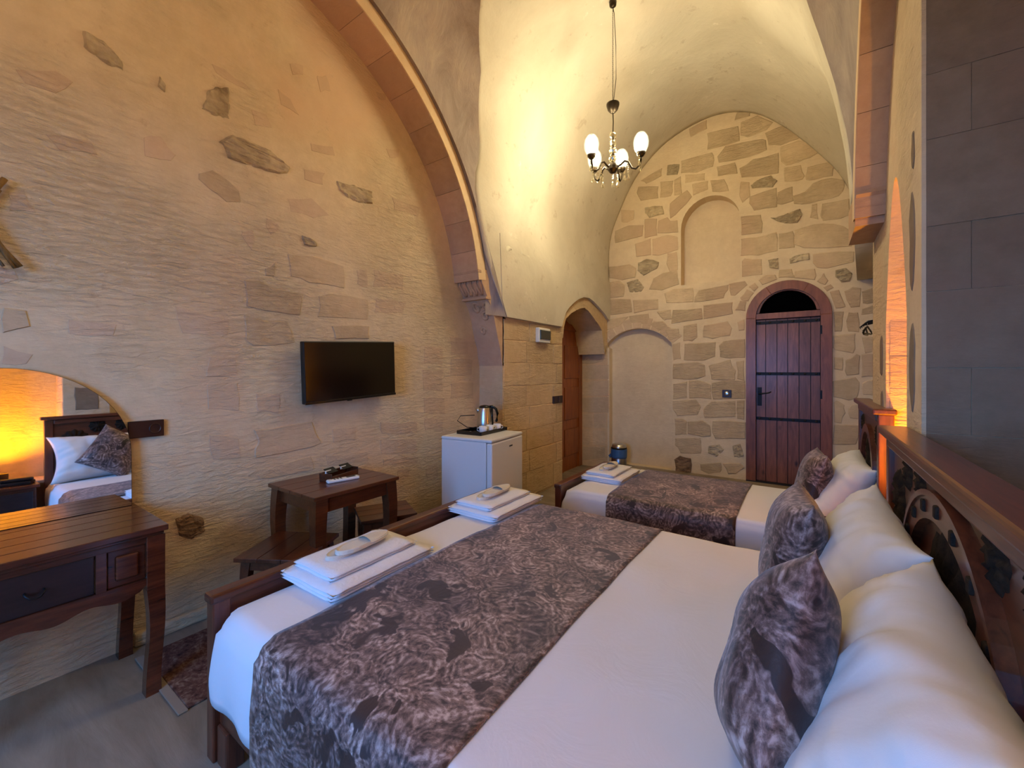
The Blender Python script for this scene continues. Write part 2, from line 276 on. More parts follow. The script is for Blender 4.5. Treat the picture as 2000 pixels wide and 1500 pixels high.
LEFT=[["s",[1.142,1.958],[1.246,1.964],[1.314,1.937],[1.528,1.916],[1.521,1.859],[1.507,1.774],[1.346,1.77],[1.164,1.787]],["s",[1.153,1.736],[1.424,1.731],[1.465,1.578],[1.211,1.539],[1.153,1.587]],["s",[1.411,2.175],[1.586,2.194],[1.838,2.174],[1.838,2.015],[1.549,2.003],[1.438,2.025],[1.418,2.089]],["s",[1.63,1.931],[1.7,1.963],[2.042,1.96],[2.042,1.792],[1.623,1.772]],["s",[1.731,1.725],[2.042,1.752],[2.052,1.641],[1.747,1.622]],["s",[1.277,2.047],[1.346,2.1],[1.339,2.0],[1.277,1.989]],["f",[1.125,2.257],[1.211,2.275],[1.223,2.208],[1.199,2.126],[1.164,2.162]],["f",[1.277,2.377],[1.372,2.359],[1.372,2.299],[1.308,2.262],[1.277,2.299]],["f",[1.933,2.163],[2.033,2.198],[2.033,2.046],[1.942,2.04]],["f",[2.08,1.981],[2.433,1.997],[2.411,1.889],[2.08,1.852]],["f",[2.071,2.206],[2.411,2.221],[2.411,2.081],[2.071,2.061]],["r",[1.507,2.315],[1.623,2.302],[1.608,2.256],[1.521,2.263]],["s",[0.907,2.512],[0.982,2.564],[1.044,2.553],[1.13,2.487],[1.142,2.417],[1.065,2.392],[0.961,2.44],[0.912,2.474]],["r",[1.029,2.737],[1.095,2.809],[1.299,2.8],[1.423,2.747],[1.411,2.695],[1.277,2.667],[1.076,2.662]],["r",[0.966,3.006],[1.076,3.077],[1.076,2.896],[0.984,2.872],[0.94,2.89]],["r",[0.453,3.003],[0.52,3.013],[0.612,2.947],[0.605,2.898],[0.52,2.909],[0.459,2.939]],["r",[0.744,2.95],[0.778,2.922],[0.77,2.879],[0.747,2.895]],["f",[0.667,2.603],[0.755,2.643],[0.825,2.558],[0.817,2.526],[0.667,2.502]],["f",[0.312,2.472],[0.508,2.513],[0.533,2.446],[0.367,2.408]],["f",[0.241,2.701],[0.367,2.775],[0.453,2.741],[0.367,2.661],[0.271,2.64]],["f",[1.193,3.009],[1.299,3.028],[1.32,2.948],[1.224,2.925]],["f",[1.343,3.224],[1.434,3.215],[1.519,3.114],[1.365,3.132]],["f",[1.388,2.546],[1.582,2.6],[1.743,2.525],[1.608,2.447],[1.411,2.448]],["f",[0.231,2.173],[0.291,2.195],[0.312,2.107],[0.231,2.074]],["f",[0.966,3.18],[1.095,3.162],[1.224,3.125],[1.124,3.114],[0.984,3.119]],["f",[1.507,2.781],[1.688,2.815],[1.661,2.715],[1.519,2.7]],["f",[1.411,3.427],[1.532,3.487],[1.519,3.406],[1.434,3.358]],["f",[1.608,3.458],[1.688,3.491],[1.743,3.393],[1.634,3.397]],["r",[1.767,2.79],[2.071,2.806],[2.071,2.721],[1.933,2.676],[1.78,2.716]],["f",[2.203,3.214],[2.345,3.263],[2.345,3.185],[2.249,3.146]],["f",[1.615,3.462],[1.696,3.519],[1.731,3.407],[1.638,3.356]],["f",[2.249,2.83],[2.585,2.862],[2.585,2.753],[2.281,2.726]],["f",[2.099,3.619],[2.203,3.663],[2.218,3.596],[2.129,3.574]],["f",[1.549,2.961],[1.755,3.03],[1.767,2.968],[1.571,2.918]],["s",[1.202,1.037],[1.33,1.037],[1.586,1.051],[1.653,0.887],[1.531,0.863],[1.211,0.85],[1.211,0.912],[1.233,0.952]],["s",[1.224,0.752],[1.33,0.795],[1.586,0.806],[1.608,0.765],[1.597,0.709],[1.354,0.706],[1.237,0.73]],["f",[0.951,1.048],[1.138,1.011],[1.15,0.847],[0.974,0.878]],["f",[1.711,0.984],[1.951,0.986],[1.951,0.868],[1.723,0.877]],["f",[1.665,0.804],[1.951,0.775],[1.944,0.694],[1.676,0.731]],["s",[0.211,1.675],[0.294,1.668],[0.301,1.59],[0.211,1.555]],["f",[0.211,1.517],[0.301,1.477],[0.301,1.432],[0.211,1.425]],["f",[0.211,1.838],[0.243,1.838],[0.271,1.788],[0.211,1.762]],["f",[0.788,1.754],[1.095,1.718],[1.081,1.595],[0.832,1.593]],["f",[0.391,1.65],[0.602,1.641],[0.597,1.564],[0.407,1.563]],["f",[2.133,0.987],[2.555,0.958],[2.555,0.85],[2.133,0.889]],["f",[2.591,1.418],[2.881,1.419],[2.881,1.187],[2.591,1.2]],["f",[2.943,1.302],[3.33,1.294],[3.33,1.104],[2.943,1.126]],["f",[2.133,0.852],[2.555,0.809],[2.555,0.674],[2.133,0.717]],["f",[2.318,0.571],[2.467,0.568],[2.45,0.479],[2.302,0.484]],["f",[2.628,0.566],[2.8,0.563],[2.82,0.373],[2.646,0.397]],["f",[1.676,0.804],[2.061,0.765],[2.061,0.693],[1.676,0.728]],["f",[1.202,1.27],[1.378,1.268],[1.378,1.113],[1.211,1.127]],["f",[0.951,1.342],[1.133,1.338],[1.142,1.152],[0.951,1.158]],["f",[2.609,1.624],[2.881,1.637],[2.881,1.448],[2.609,1.446]],["f",[2.943,1.743],[3.234,1.732],[3.234,1.545],[2.943,1.537]],["f",[2.943,1.537],[3.306,1.532],[3.306,1.342],[2.943,1.346]],["f",[2.591,1.173],[2.902,1.157],[2.902,0.982],[2.591,1.009]],["f",[0.951,1.481],[1.125,1.486],[1.133,1.357],[0.951,1.359]],["f",[2.148,0.702],[2.573,0.644],[2.573,0.576],[2.148,0.64]],["f",[2.609,0.98],[2.881,0.955],[2.881,0.839],[2.609,0.857]]]
# ------------------------------------------------------------------ materials
M_PLASTER_L = m_stone('limewash_wall', lin(206, 183, 148), lin(228, 206, 170), tint=lin(217, 184, 150), rnd=0, dirt=lin(190, 160, 130), chisel=.8)
M_MORTAR = m_stone('pale_mortar', lin(214, 190, 156), lin(230, 208, 174), rnd=0, chisel=.25)
M_STONE = m_stone('limestone_block', lin(192, 166, 132), lin(219, 194, 158), tint=lin(206, 174, 144), rnd=.13, chisel=.8)
M_STONE_F = m_stone('limestone_washed', lin(200, 172, 141), lin(220, 194, 163), tint=lin(208, 178, 146), rnd=.06, chisel=.8)
M_STONE_R = m_stone('limestone_crumbled', lin(156, 134, 104), lin(214, 194, 160), rnd=.12, grain=.6, chisel=1.0, dirt=lin(112, 94, 68))
M_STONE_D = m_stone('limestone_brown_crumbled', lin(92, 66, 48), lin(180, 150, 120), rnd=.1, grain=.6, chisel=1.0)
M_RIB = m_stone('rib_stone', lin(182, 148, 120), lin(206, 174, 144), tint=lin(196, 158, 130), rnd=.14, chisel=.35)
M_RIBFACE = m_stone('rib_plaster', lin(214, 184, 146), lin(228, 202, 164), rnd=0, chisel=.2)
M_PIER = m_stone('pier_block', lin(200, 170, 130), lin(222, 194, 154), tint=lin(214, 176, 140), rnd=.10, chisel=.8)
M_ADDED_GROUND = m_plain('dark_added_ground', lin(52, 44, 36), .95)  # kept dark so the added ground bounces little sky light
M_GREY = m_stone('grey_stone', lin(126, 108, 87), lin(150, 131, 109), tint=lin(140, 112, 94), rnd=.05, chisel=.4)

def make_vault_mat():
    t = NT('vault_plaster')
    v = t.coord()
    n1 = t.noise(v, 1.1, 6, .6, .4); n2 = t.noise(v, 6, 8, .7)
    c = t.ramp(n1, [(.35, lin(196, 185, 164)), (.65, lin(214, 204, 184))])
    k = t.ramp(n2, [(.60, G(0)), (.66, G(.55))])
    c2 = t.mix(k, c, lin(178, 162, 140))
    k2 = t.ramp(t.noise(v, 3.3, 8, .75), [(.64, G(0)), (.67, G(.8))])
    c3 = t.mix(k2, c2, lin(224, 215, 198))
    t.set('Base Color', c3); t.set('Roughness', .85); t.set('Specular IOR Level', .1)
    b1 = t.bump(n1, .5, .05); b2 = t.bump(n2, .3, .015, b1)
    t.bump(t.noise(v, 40, 4, .6), .15, .004, b2)
    return t.m
M_VAULT = make_vault_mat()
def make_web_mat():
    t = NT('vault_web_plaster')
    v = t.coord('Object', (1, 1, .35))
    n1 = t.noise(v, 5, 8, .7, .6); n2 = t.noise(v, 1.6, 4, .5)
    c = t.ramp(t.mix(.5, n1, n2), [(.36, lin(138, 124, 116)), (.52, lin(170, 156, 147)), (.66, lin(192, 178, 162))])
    t.set('Base Color', c); t.set('Roughness', .9); t.set('Specular IOR Level', .1)
    t.bump(n1, .5, .02)
    return t.m
M_WEB = make_web_mat()
def make_floor_mat():
    t = NT('worn_floor_stone')
    v = t.coord('Object', (1.5, 7, 1))
    n1 = t.noise(v, 1.2, 7, .65, .5); n2 = t.noise(t.coord(), 1.1, 4, .5)
    c = t.ramp(t.mix(.5, n1, n2), [(.34, lin(108, 94, 78)), (.66, lin(166, 151, 133))])
    t.set('Base Color', c); t.set('Roughness', .55); t.set('Specular IOR Level', .35)
    t.bump(n1, .35, .012)
    return t.m
M_FLOOR = make_floor_mat()
M_DOORWOOD = m_wood('stained_pine', lin(88, 46, 32), lin(142, 86, 64), scale=(14, 14, 1.6), rough=.45, coat=.12, knots=True, rnd=.18)
M_DOORFRAME = m_wood('stained_pine_frame', lin(100, 50, 32), lin(150, 88, 60), scale=(9, 9, 1.6), rough=.45, coat=.12, rnd=.1)
M_BATHDOOR = m_wood('amber_pine', lin(112, 52, 16), lin(168, 92, 34), scale=(14, 14, 1.6), rough=.4, coat=.3, rnd=.1)
M_BED = m_wood('bed_walnut', lin(58, 24, 14), lin(108, 54, 32), scale=(22, 2, 22), rough=.36, coat=.4)
M_BED2 = m_wood('bed_walnut_upright', lin(60, 26, 14), lin(112, 56, 34), scale=(22, 22, 2.2), rough=.36, coat=.4)
M_CARVE = m_wood('carved_black_walnut', lin(22, 17, 13), lin(50, 38, 28), scale=(40, 40, 40), rough=.8, coat=0, bump=.5, spec=.12)
M_DESK = m_wood('desk_wood', lin(52, 22, 12), lin(98, 48, 28), scale=(22, 2, 22), rough=.22, coat=.5, bump=.35)
M_DESKDARK = m_wood('drawer_wood_dark', lin(28, 16, 18), lin(50, 32, 32), scale=(20, 2, 20), rough=.35, coat=.3)
M_TABLE = m_wood('table_wood', lin(54, 24, 12), lin(104, 54, 28), scale=(22, 2, 22), rough=.3, coat=.4)
M_IRON = m_plain('black_iron', lin(34, 34, 38), .5, .7, bump=(60, .4))
M_BLACK = m_plain('black_gloss_plastic', lin(14, 13, 13), .25)
M_BLACKM = m_plain('matt_black', lin(18, 17, 16), .55)
M_SCREEN = m_plain('tv_screen', lin(8, 7, 7), .16, spec=.5)
M_DARKPLATE = m_plain('dark_walnut_plate', lin(46, 18, 12), .4)
M_CHROME = m_plain('brushed_steel', (.62, .6, .56, 1), .28, 1.0)
M_STEEL = m_plain('dark_brushed_steel', (.30, .30, .31, 1), .3, 1.0)
M_WHITE = m_plain('white_enamel', lin(226, 224, 222), .35)
M_WPLASTIC = m_plain('white_plastic', lin(232, 230, 224), .4)
M_CERAMIC = m_plain('white_ceramic', lin(238, 234, 228), .2)
M_GREYPL = m_plain('smoky_grey_plastic', lin(58, 62, 58), .3)
M_BLUE = m_plain('blue_bin_liner', lin(52, 92, 140), .45)
M_MIRROR = m_plain('mirror_silver', (.92, .92, .92, 1), .015, 1.0)
M_BRASS = m_plain('antique_bronze', lin(54, 44, 32), .4, .8)
M_DARKGLASS = m_plain('dark_glass', lin(4, 4, 5), .5, spec=.0)
M_STRAW = m_wood('dry_reed', lin(96, 66, 26), lin(150, 112, 54), scale=(30, 30, 3), rough=.7, coat=0)
M_GRASS = m_plain('dry_grey_leaves', lin(118, 108, 84), .85, bump=(40, .6))

def make_cloth(name, col, scale=900, bump=.12, wr=6.0, rough=.85):
    t = NT(name); v = t.coord()
    t.set('Base Color', col); t.set('Roughness', rough); t.set('Specular IOR Level', .2); t.set('Sheen Weight', .15)
    b = t.bump(t.noise(v, wr, 5, .6, .8), bump, .02)
    t.bump(t.noise(v, scale, 2, .5), .12, .001, b)
    return t.m
M_SHEET = make_cloth('white_cotton', lin(226, 222, 224), wr=5, bump=.16)
M_PILLOW = make_cloth('white_pillowcase', lin(224, 220, 216), wr=5, bump=.12)
M_TOWEL = make_cloth('white_terry', lin(232, 228, 230), scale=260, bump=.25, wr=30)
M_SLIPPER = make_cloth('cream_slipper', lin(216, 206, 190), scale=200, bump=.2, wr=30)

def make_paisley():
    """brown and mauve jacquard: curled medallions, speckle and plain dark blotches"""
    t = NT('paisley_jacquard')
    v = t.coord()
    warp = t.noise(v, 5.0, 2, .5, 0)
    vv = t.add('ShaderNodeVectorMath', {0: v, 1: t.add('ShaderNodeVectorMath', {0: (warp, 'Color'), 'Scale': .16}, operation='SCALE')}, operation='ADD')
    vo = t.add('ShaderNodeTexVoronoi', {'Vector': vv, 'Scale': 9.0}, feature='F1')
    vo2 = t.add('ShaderNodeTexVoronoi', {'Vector': vv, 'Scale': 23.0}, feature='F1')
    ring = t.add('ShaderNodeMath', {0: t.add('ShaderNodeMath', {0: (vo, 'Distance'), 1: 30.0}, operation='MULTIPLY')}, operation='SINE')
    ring2 = t.add('ShaderNodeMath', {0: t.add('ShaderNodeMath', {0: (vo2, 'Distance'), 1: 18.0}, operation='MULTIPLY')}, operation='SINE')
    r1 = t.add('ShaderNodeMapRange', {'Value': ring, 'From Min': -1.0, 'From Max': 1.0})
    r2 = t.add('ShaderNodeMapRange', {'Value': ring2, 'From Min': -1.0, 'From Max': 1.0})
    swirl = t.noise(vv, 13, 6, .66, 1.0)
    fine = t.noise(vv, 70, 4, .75, .3)
    a = t.mix(.5, swirl, fine)
    a2 = t.mix(.09, a, r1); a3 = t.mix(.07, a2, r2)
    dark = lin(62, 44, 38); mid = lin(132, 108, 100); hi = lin(206, 188, 182)
    c = t.ramp(a3, [(.40, dark), (.51, mid), (.64, hi)])
    blot = t.ramp(t.noise(vv, 8.0, 3, .5, .5), [(.60, G(0)), (.625, G(1))])
    c2 = t.mix(blot, c, lin(58, 38, 32))
    blush = t.ramp(t.noise(v, 4.0, 3, .5, .8), [(.36, lin(170, 156, 156)), (.62, lin(255, 246, 240))])
    c3 = t.mix(1.0, c2, blush, 'MULTIPLY')
    t.set('Base Color', c3); t.set('Roughness', .55); t.set('Specular IOR Level', .4); t.set('Sheen Weight', .2)
    t.bump(a3, .4, .004)
    return t.m
M_PAISLEY = make_paisley()
def make_rug():
    t = NT('worn_red_rug'); v = t.coord()
    n = t.noise(v, 14, 6, .7, 1.5); n2 = t.noise(v, 50, 4, .6)
    c = t.ramp(t.mix(.4, n, n2), [(.36, lin(56, 34, 30)), (.5, lin(98, 66, 56)), (.64, lin(138, 114, 98))])
    t.set('Base Color', c); t.set('Roughness', .95); t.set('Specular IOR Level', .1); t.bump(n2, .5, .006)
    return t.m
M_RUG = make_rug()
M_RUGEDGE = make_cloth('rug_fringe', lin(140, 122, 104), scale=200)

def make_bulb_glass():
    t = NT('ribbed_lamp_glass')
    em = t.add('ShaderNodeEmission', {'Color': (1.0, .93, .62, 1), 'Strength': 1.5})
    tr = t.add('ShaderNodeBsdfTransparent', {'Color': (1, .98, .85, 1)})
    gl = t.add('ShaderNodeBsdfGlossy', {'Roughness': .1})
    lw = t.add('ShaderNodeLayerWeight', {'Blend': .35})
    m1 = t.add('ShaderNodeMixShader', {0: .62, 1: tr, 2: em})
    m2 = t.add('ShaderNodeMixShader', {0: (lw, 'Fresnel'), 1: m1, 2: gl})
    t.t.links.new(m2.outputs[0], t.n['Material Output'].inputs['Surface'])
    return t.m
M_BULB = make_bulb_glass()
def make_clear(name, col, mixf=.75, rough=.05):
    t = NT(name)
    tr = t.add('ShaderNodeBsdfTransparent', {'Color': col}); gl = t.add('ShaderNodeBsdfGlossy', {'Roughness': rough, 'Color': (1, .97, .85, 1)})
    m = t.add('ShaderNodeMixShader', {0: 1-mixf, 1: tr, 2: gl})
    t.t.links.new(m.outputs[0], t.n['Material Output'].inputs['Surface']); return t.m
M_CRYSTAL = make_clear('crystal', (1, .97, .85, 1), .55)
M_PANE = make_clear('window_pane', (.96, .98, 1, 1), .93)
def make_glow(name, col, strength, thru):
    t = NT(name)
    em = t.add('ShaderNodeEmission', {'Color': col, 'Strength': strength}); tr = t.add('ShaderNodeBsdfTransparent', {'Color': (1, 1, 1, 1)})
    m = t.add('ShaderNodeMixShader', {0: 1-thru, 1: tr, 2: em}); t.t.links.new(m.outputs[0], t.n['Material Output'].inputs['Surface']); return t.m
M_FILAMENT = make_glow('hot_bulb', (1, .9, .62, 1), 12, .6)
M_AMBER = make_glow('amber_lamp_glass', (1, .36, .015, 1), 8, .6)

# ------------------------------------------------------------------ setting: floor
XL, XP, XR, YB, YF, YP = -2.8, -2.5, 0.35, 6.12, -1.6, 3.4      # left wall, left pier face, right wall, back wall, front wall, pier side
bm = bmesh.new()
box(bm, XP, 1.3, YF-.3, YB+.3, -.2, 0); box(bm, -3.3, XP, YF-.3, 4.66, -.2, 0); box(bm, -3.3, XP, 4.66, YB+.3, -.3, -.1)
floor = struct(mesh_obj('floor', bm, M_FLOOR), 'worn pale stone floor')
g = B('added_ground', (-9, 7, -14, YF-.32, -.35, -.2), M_ADDED_GROUND); struct(g, 'unseen dark ground added to block sky light from below')  # unseen ground, added to cut off sky light below the horizon

# ------------------------------------------------------------------ setting: left wall (lunette), pier with bathroom doorway
fx = lambda x0, s=-1: (lambda a, b, d: (x0+s*d, a, b))
wall_left = struct(holed('wall_left', [(YF-.1, 0), (YP+.05, 0), (YP+.05, 5.3), (YF-.1, 5.3)], [], fx(XL), .5, M_PLASTER_L), 'limewashed stone side wall with exposed blocks')
door_in = [(4.66, -.1), (4.66, 1.80), (4.70, 1.95), (4.76, 2.06), (4.90, 2.14), (5.05, 2.205), (5.18, 2.24), (5.293, 2.262), (5.42, 2.235), (5.53, 2.19), (5.62, 2.145), (5.76, 2.08), (5.89, 2.0), (6.0, 1.65), (6.08, 1.8), (6.115, 1.7), (6.115, -.1)]
bm = bmesh.new()
# pier front skin with the doorway cut out, reveals reach back to the bathroom door
pier = struct(holed('wall_pier', [(YP, -.1)]+door_in+[(6.13, -.1), (6.13, 2.7), (YP, 2.7)], [], fx(XP), .45, M_PIER), 'dressed stone pier beside the fridge')
bm = bmesh.new(); box(bm, -3.3, XP-.45, YP, YB, 2.3, 5.3); box(bm, -3.3, XL-.02, YP, 4.7, -.1, 5.3); box(bm, -3.3, XP-.002, YF, -1.12, 0, 5.3); box(bm, -3.3, XP-.002, YP+.001, YB, 2.69, 5.3)
struct(mesh_obj('wall_core', bm, M_PLASTER_L))

# pier blocks
ZL = [0.02, .29, .527, .763, 1.01, 1.24, 1.482, 1.718, 1.93]
def quad_stone(parent, name, f, a0, a1, b0, b1, mat, pro=.008, jit=.006, deep=.03, ins=.008):
    pts = []
    for (p, q, n) in (((a0, b0), (a1, b0), 4), ((a1, b0), (a1, b1), 3), ((a1, b1), (a0, b1), 4), ((a0, b1), (a0, b0), 3)):
        for i in range(n):
            k = i/n; pts.append((p[0]+(q[0]-p[0])*k+random.uniform(-jit, jit), p[1]+(q[1]-p[1])*k+random.uniform(-jit, jit)))
    bm = bmesh.new(); prism(bm, pts, f, deep, -pro, ins)
    return mesh_obj(name, bm, mat, parent)
fpier = fx(XP)
for i in range(len(ZL)-1):
    off = .06*((i % 2)*2-1)
    ys = [3.412, 3.86+off*.5, 4.46+off*.6, 4.65]
    for j in range(3):
        quad_stone(pier, 'stone', fpier, ys[j]+.003, ys[j+1]-.003, ZL[i]+.0035, ZL[i+1]-.0035, M_PIER, random.uniform(.004, .009), ins=.006)
# voussoirs of the doorway arch
arch_o = [(4.578, 1.931), (4.62, 2.03), (4.685, 2.133), (4.78, 2.21), (4.895, 2.276), (5.04, 2.345), (5.2, 2.392), (5.37, 2.405), (5.53, 2.374), (5.7, 2.32), (5.82, 2.28), (5.93, 2.24), (6.02, 2.19)]
arch_i = [(4.671, 1.811), (4.70, 1.95), (4.753, 2.063), (4.89, 2.14), (5.043, 2.201), (5.17, 2.238), (5.293, 2.262), (5.42, 2.235), (5.52, 2.19), (5.616, 2.15), (5.76, 2.08), (5.892, 2.003), (6.0, 1.65)]
for i in range(0, 12, 2):
    poly = [arch_i[i], arch_i[i+1], arch_i[min(i+2, 12)], arch_o[min(i+2, 12)], arch_o[i+1], arch_o[i]]
    bm = bmesh.new(); prism(bm, poly, fpier, .05, -.006, .004); mesh_obj('voussoir', bm, M_PIER, pier)

# exposed stones traced on the walls (metres on the wall plane)
def rough_poly(poly, jit):
    out = []
    n = len(poly)
    for i in range(n):
        a, b = poly[i], poly[(i+1) % n]
        L = math.hypot(a[0]-b[0], a[1]-b[1]); k = 2 if L > .09 else 1
        for j in range(k):
            t_ = j/k; out.append((a[0]+(b[0]-a[0])*t_+random.uniform(-jit, jit), a[1]+(b[1]-a[1])*t_+random.uniform(-jit, jit)))
    return out
def wall_stone(parent, kind, poly, f):
    mat = {'s': M_STONE, 'r': M_STONE_R, 'f': M_STONE_F, 'd': M_STONE_D}[kind]
    pro = {'s': .007 if f is not FLEFT else .005, 'r': .014, 'f': .0022, 'd': .014}[kind]*random.uniform(.7, 1.3)
    cx_ = sum(q[0] for q in poly)/len(poly); cz_ = sum(q[1] for q in poly)/len(poly)
    grow = .013 if f is not FLEFT else .004
    poly = [(a+(a-cx_)/(math.hypot(a-cx_, b-cz_) or 1)*grow, b+(b-cz_)/(math.hypot(a-cx_, b-cz_) or 1)*grow) for a, b in poly]
    pts = rough_poly(poly, .008 if kind != 'f' else .012)
    bm = bmesh.new(); prism(bm, pts, f, .03, -pro, (.010 if f is not FLEFT else .016) if kind != 'f' else .03, 1.0 if kind == 'f' or f is FLEFT else .6)
    if kind in 'rd':   # crumbled face: broken up by real relief
        geom = [f_ for f_ in bm.faces if f_.calc_area() > 1e-5]
        bmesh.ops.subdivide_edges(bm, edges=bm.edges[:], cuts=2, use_grid_fill=False); bmesh.ops.triangulate(bm, faces=bm.faces[:]); bmesh.ops.subdivide_edges(bm, edges=bm.edges[:], cuts=1)
        for v in bm.verts:
            d = noise.noise(v.co*30)*.016+noise.noise(v.co*70)*.007
            v.co += Vector((d if f is FLEFT else 0, 0 if f is FLEFT else -d, 0))
    return mesh_obj('stone', bm, mat, parent)
FLEFT = fx(XL)
fback = lambda a, b, d: (a, YB+d, b)
LEFT.append(['d']+[[0.821, 0.591], [0.867, 0.606], [0.939, 0.565], [0.946, 0.496], [0.891, 0.471], [0.832, 0.504]])
for k, *poly in LEFT: wall_stone(wall_left, k, poly, FLEFT)

# ------------------------------------------------------------------ setting: back wall with door and niches
hole_door = [(-.633, -.0)]+[(-.633, 2.06)]+arc(-.193, 2.06, .44, PI, 0, 20)[1:-1]+[(.248, 2.06), (.248, 0)]
niche_up = [(-1.426, 2.585), (-1.426, 3.36)]+arc(-1.0615, 3.36, .3645, PI, 0, 16, .38)[1:-1]+[(-.697, 3.36), (-.697, 2.585)]
a_ = math.asin(.5/.625)
niche_lo = [(-2.47, .005), (-2.47, 1.74), (-2.54, 1.775)]+[(-2.04+.625*math.sin(t_), 1.398+.625*math.cos(t_)) for t_ in [(-a_)+(2*a_)*i/16 for i in range(1, 16)]]+[(-1.565, 1.80), (-1.549, 1.79), (-1.549, .005)]
wall_back = struct(holed('wall_back', [(-3.1, -.12), (-.633, -.12)]+hole_door+[(.248, -.12), (1.3, -.12), (1.3, 5.3), (-3.1, 5.3)], [(niche_up, .20, True), (niche_lo, .12, True)], fback, .4, M_MORTAR), 'rubble stone end wall with pale pointing')
struct(B('wall_light_seal', (-3.3, 1.3, YB+.42, YB+.6, -.3, 5.3), M_MORTAR))  # unseen outer slab added to stop sky light leaking in
PL = [(-2.5, 3.1), (-2.39, 3.61), (-2.07, 4.23), (-1.7, 4.57), (-1.36, 4.75), (-1.0, 4.79), (-.67, 4.72), (-.39, 4.54), (-.127, 4.28), (.123, 3.95), (.314, 3.66), (.428, 3.4), (.48, 3.1)]
def lunette_z(x):
    if x <= PL[0][0] or x >= PL[-1][0]: return 3.1
    for (x0, z0), (x1, z1) in zip(PL, PL[1:]):
        if x0 <= x <= x1: return z0+(z1-z0)*(x-x0)/(x1-x0)
for k, *poly in BACK: wall_stone(wall_back, k, poly, fback)
# arched ring of wedge stones over the lower niche
for i in range(9):
    t0, t1 = -a_+2*a_*i/9+.012, -a_+2*a_*(i+1)/9-.012
    ri, ro = .632, .632+random.uniform(.13, .17)
    poly = [(-2.04+r*math.sin(t_), 1.398+r*math.cos(t_)) for r, t_ in ((ri, t0), (ri, (t0+t1)/2), (ri, t1), (ro, t1), (ro, (t0+t1)/2), (ro, t0))]
    bm = bmesh.new(); prism(bm, poly, fback, .03, -.005, .006); mesh_obj('voussoir', bm, M_STONE_F, wall_back)

# ------------------------------------------------------------------ setting: right wall with niches
def pointed(y0, y1, z0, zs, za, n=9):
    c = (y0+y1)/2; h = []
    for i in range(n+1):
        t_ = i/n; h.append((y0+(c-y0)*t_, zs+(za-zs)*math.sin(t_*PI/2)**.9))
    return [(y0, z0)]+h+[(2*c-a, b) for a, b in reversed(h[:-1])]+[(y1, z0)]
nA, nB = pointed(.08, .72, .02, 1.70, 2.33), pointed(2.43, 3.0, .02, 1.65, 2.33)
nR = [(1.05, .02), (1.05, 2.95)]+arc(1.6, 2.95, .55, PI, 0, 14)[1:-1]+[(2.15, 2.95), (2.15, .02)]
fright = fx(XR, 1)
wall_right = struct(holed('wall_right', [(YF-.1, 0), (3.54, 0), (3.54, 5.3), (YF-.1, 5.3)], [(nA, .42, True), (nR, .60, True), (nB, .42, True)], fright, .75, M_PLASTER_L), 'thick side wall with lamp niches behind the beds')
bm = bmesh.new(); box(bm, .62, 1.3, 3.5, YB, -.1, 5.3); struct(mesh_obj('wall_alcove', bm, M_MORTAR))
struct(B('wall_light_seal', (1.12, 1.3, YF-.3, 3.6, -.2, 5.3), M_MORTAR))  # added shell slab, keeps sky light out behind the niches
# courses on the far reveal of each lamp niche and on the far reveal of the recess behind the near bed
def reveal_courses(yc, x0, x1, z0, z1, mat, hts, cols, gap=.002):
    f = lambda a, b, d: (a, yc+d, b)
    z = z0; i = 0
    while z < z1-.05:
        h = random.choice(hts); zt = min(z+h, z1)
        n = cols; o = (i % 2)*.5
        cuts = [x0]+[x0+(x1-x0)*(j+o*.6+.2)/n for j in range(n)]+[x1]
        cuts = sorted(set(c for c in cuts if x0 <= c <= x1)); cc = [cuts[0]]
        for c in cuts[1:]:
            if c-cc[-1] > .08: cc.append(c)
        cc[-1] = x1
        for p, q in zip(cc, cc[1:]): quad_stone(wall_right, 'stone', f, p+gap, q-gap, z+gap, zt-gap, mat, random.uniform(.002, .005), gap*.6, ins=gap*2)
        z = zt; i += 1
reveal_courses(3.0, XR+.012, XR+.41, .05, 2.0, M_STONE, (.17, .2, .24), 1)
reveal_courses(.72, XR+.012, XR+.41, .05, 2.0, M_STONE, (.17, .2, .24), 1)
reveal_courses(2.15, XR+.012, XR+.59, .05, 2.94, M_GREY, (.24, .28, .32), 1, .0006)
# grey patches of bare stone on the narrow strip of wall between recess and niche, and beside the alcove
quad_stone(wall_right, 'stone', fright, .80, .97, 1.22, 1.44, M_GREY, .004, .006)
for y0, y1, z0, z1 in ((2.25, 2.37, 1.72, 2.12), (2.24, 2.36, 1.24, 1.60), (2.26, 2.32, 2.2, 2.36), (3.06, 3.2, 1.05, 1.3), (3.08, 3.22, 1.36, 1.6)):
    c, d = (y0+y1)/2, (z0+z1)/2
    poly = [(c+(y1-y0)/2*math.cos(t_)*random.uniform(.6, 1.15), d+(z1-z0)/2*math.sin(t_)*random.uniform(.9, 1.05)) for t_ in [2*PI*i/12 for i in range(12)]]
    bm = bmesh.new(); prism(bm, poly, fright, .02, -.004, .006); mesh_obj('stone', bm, M_GREY, wall_right)

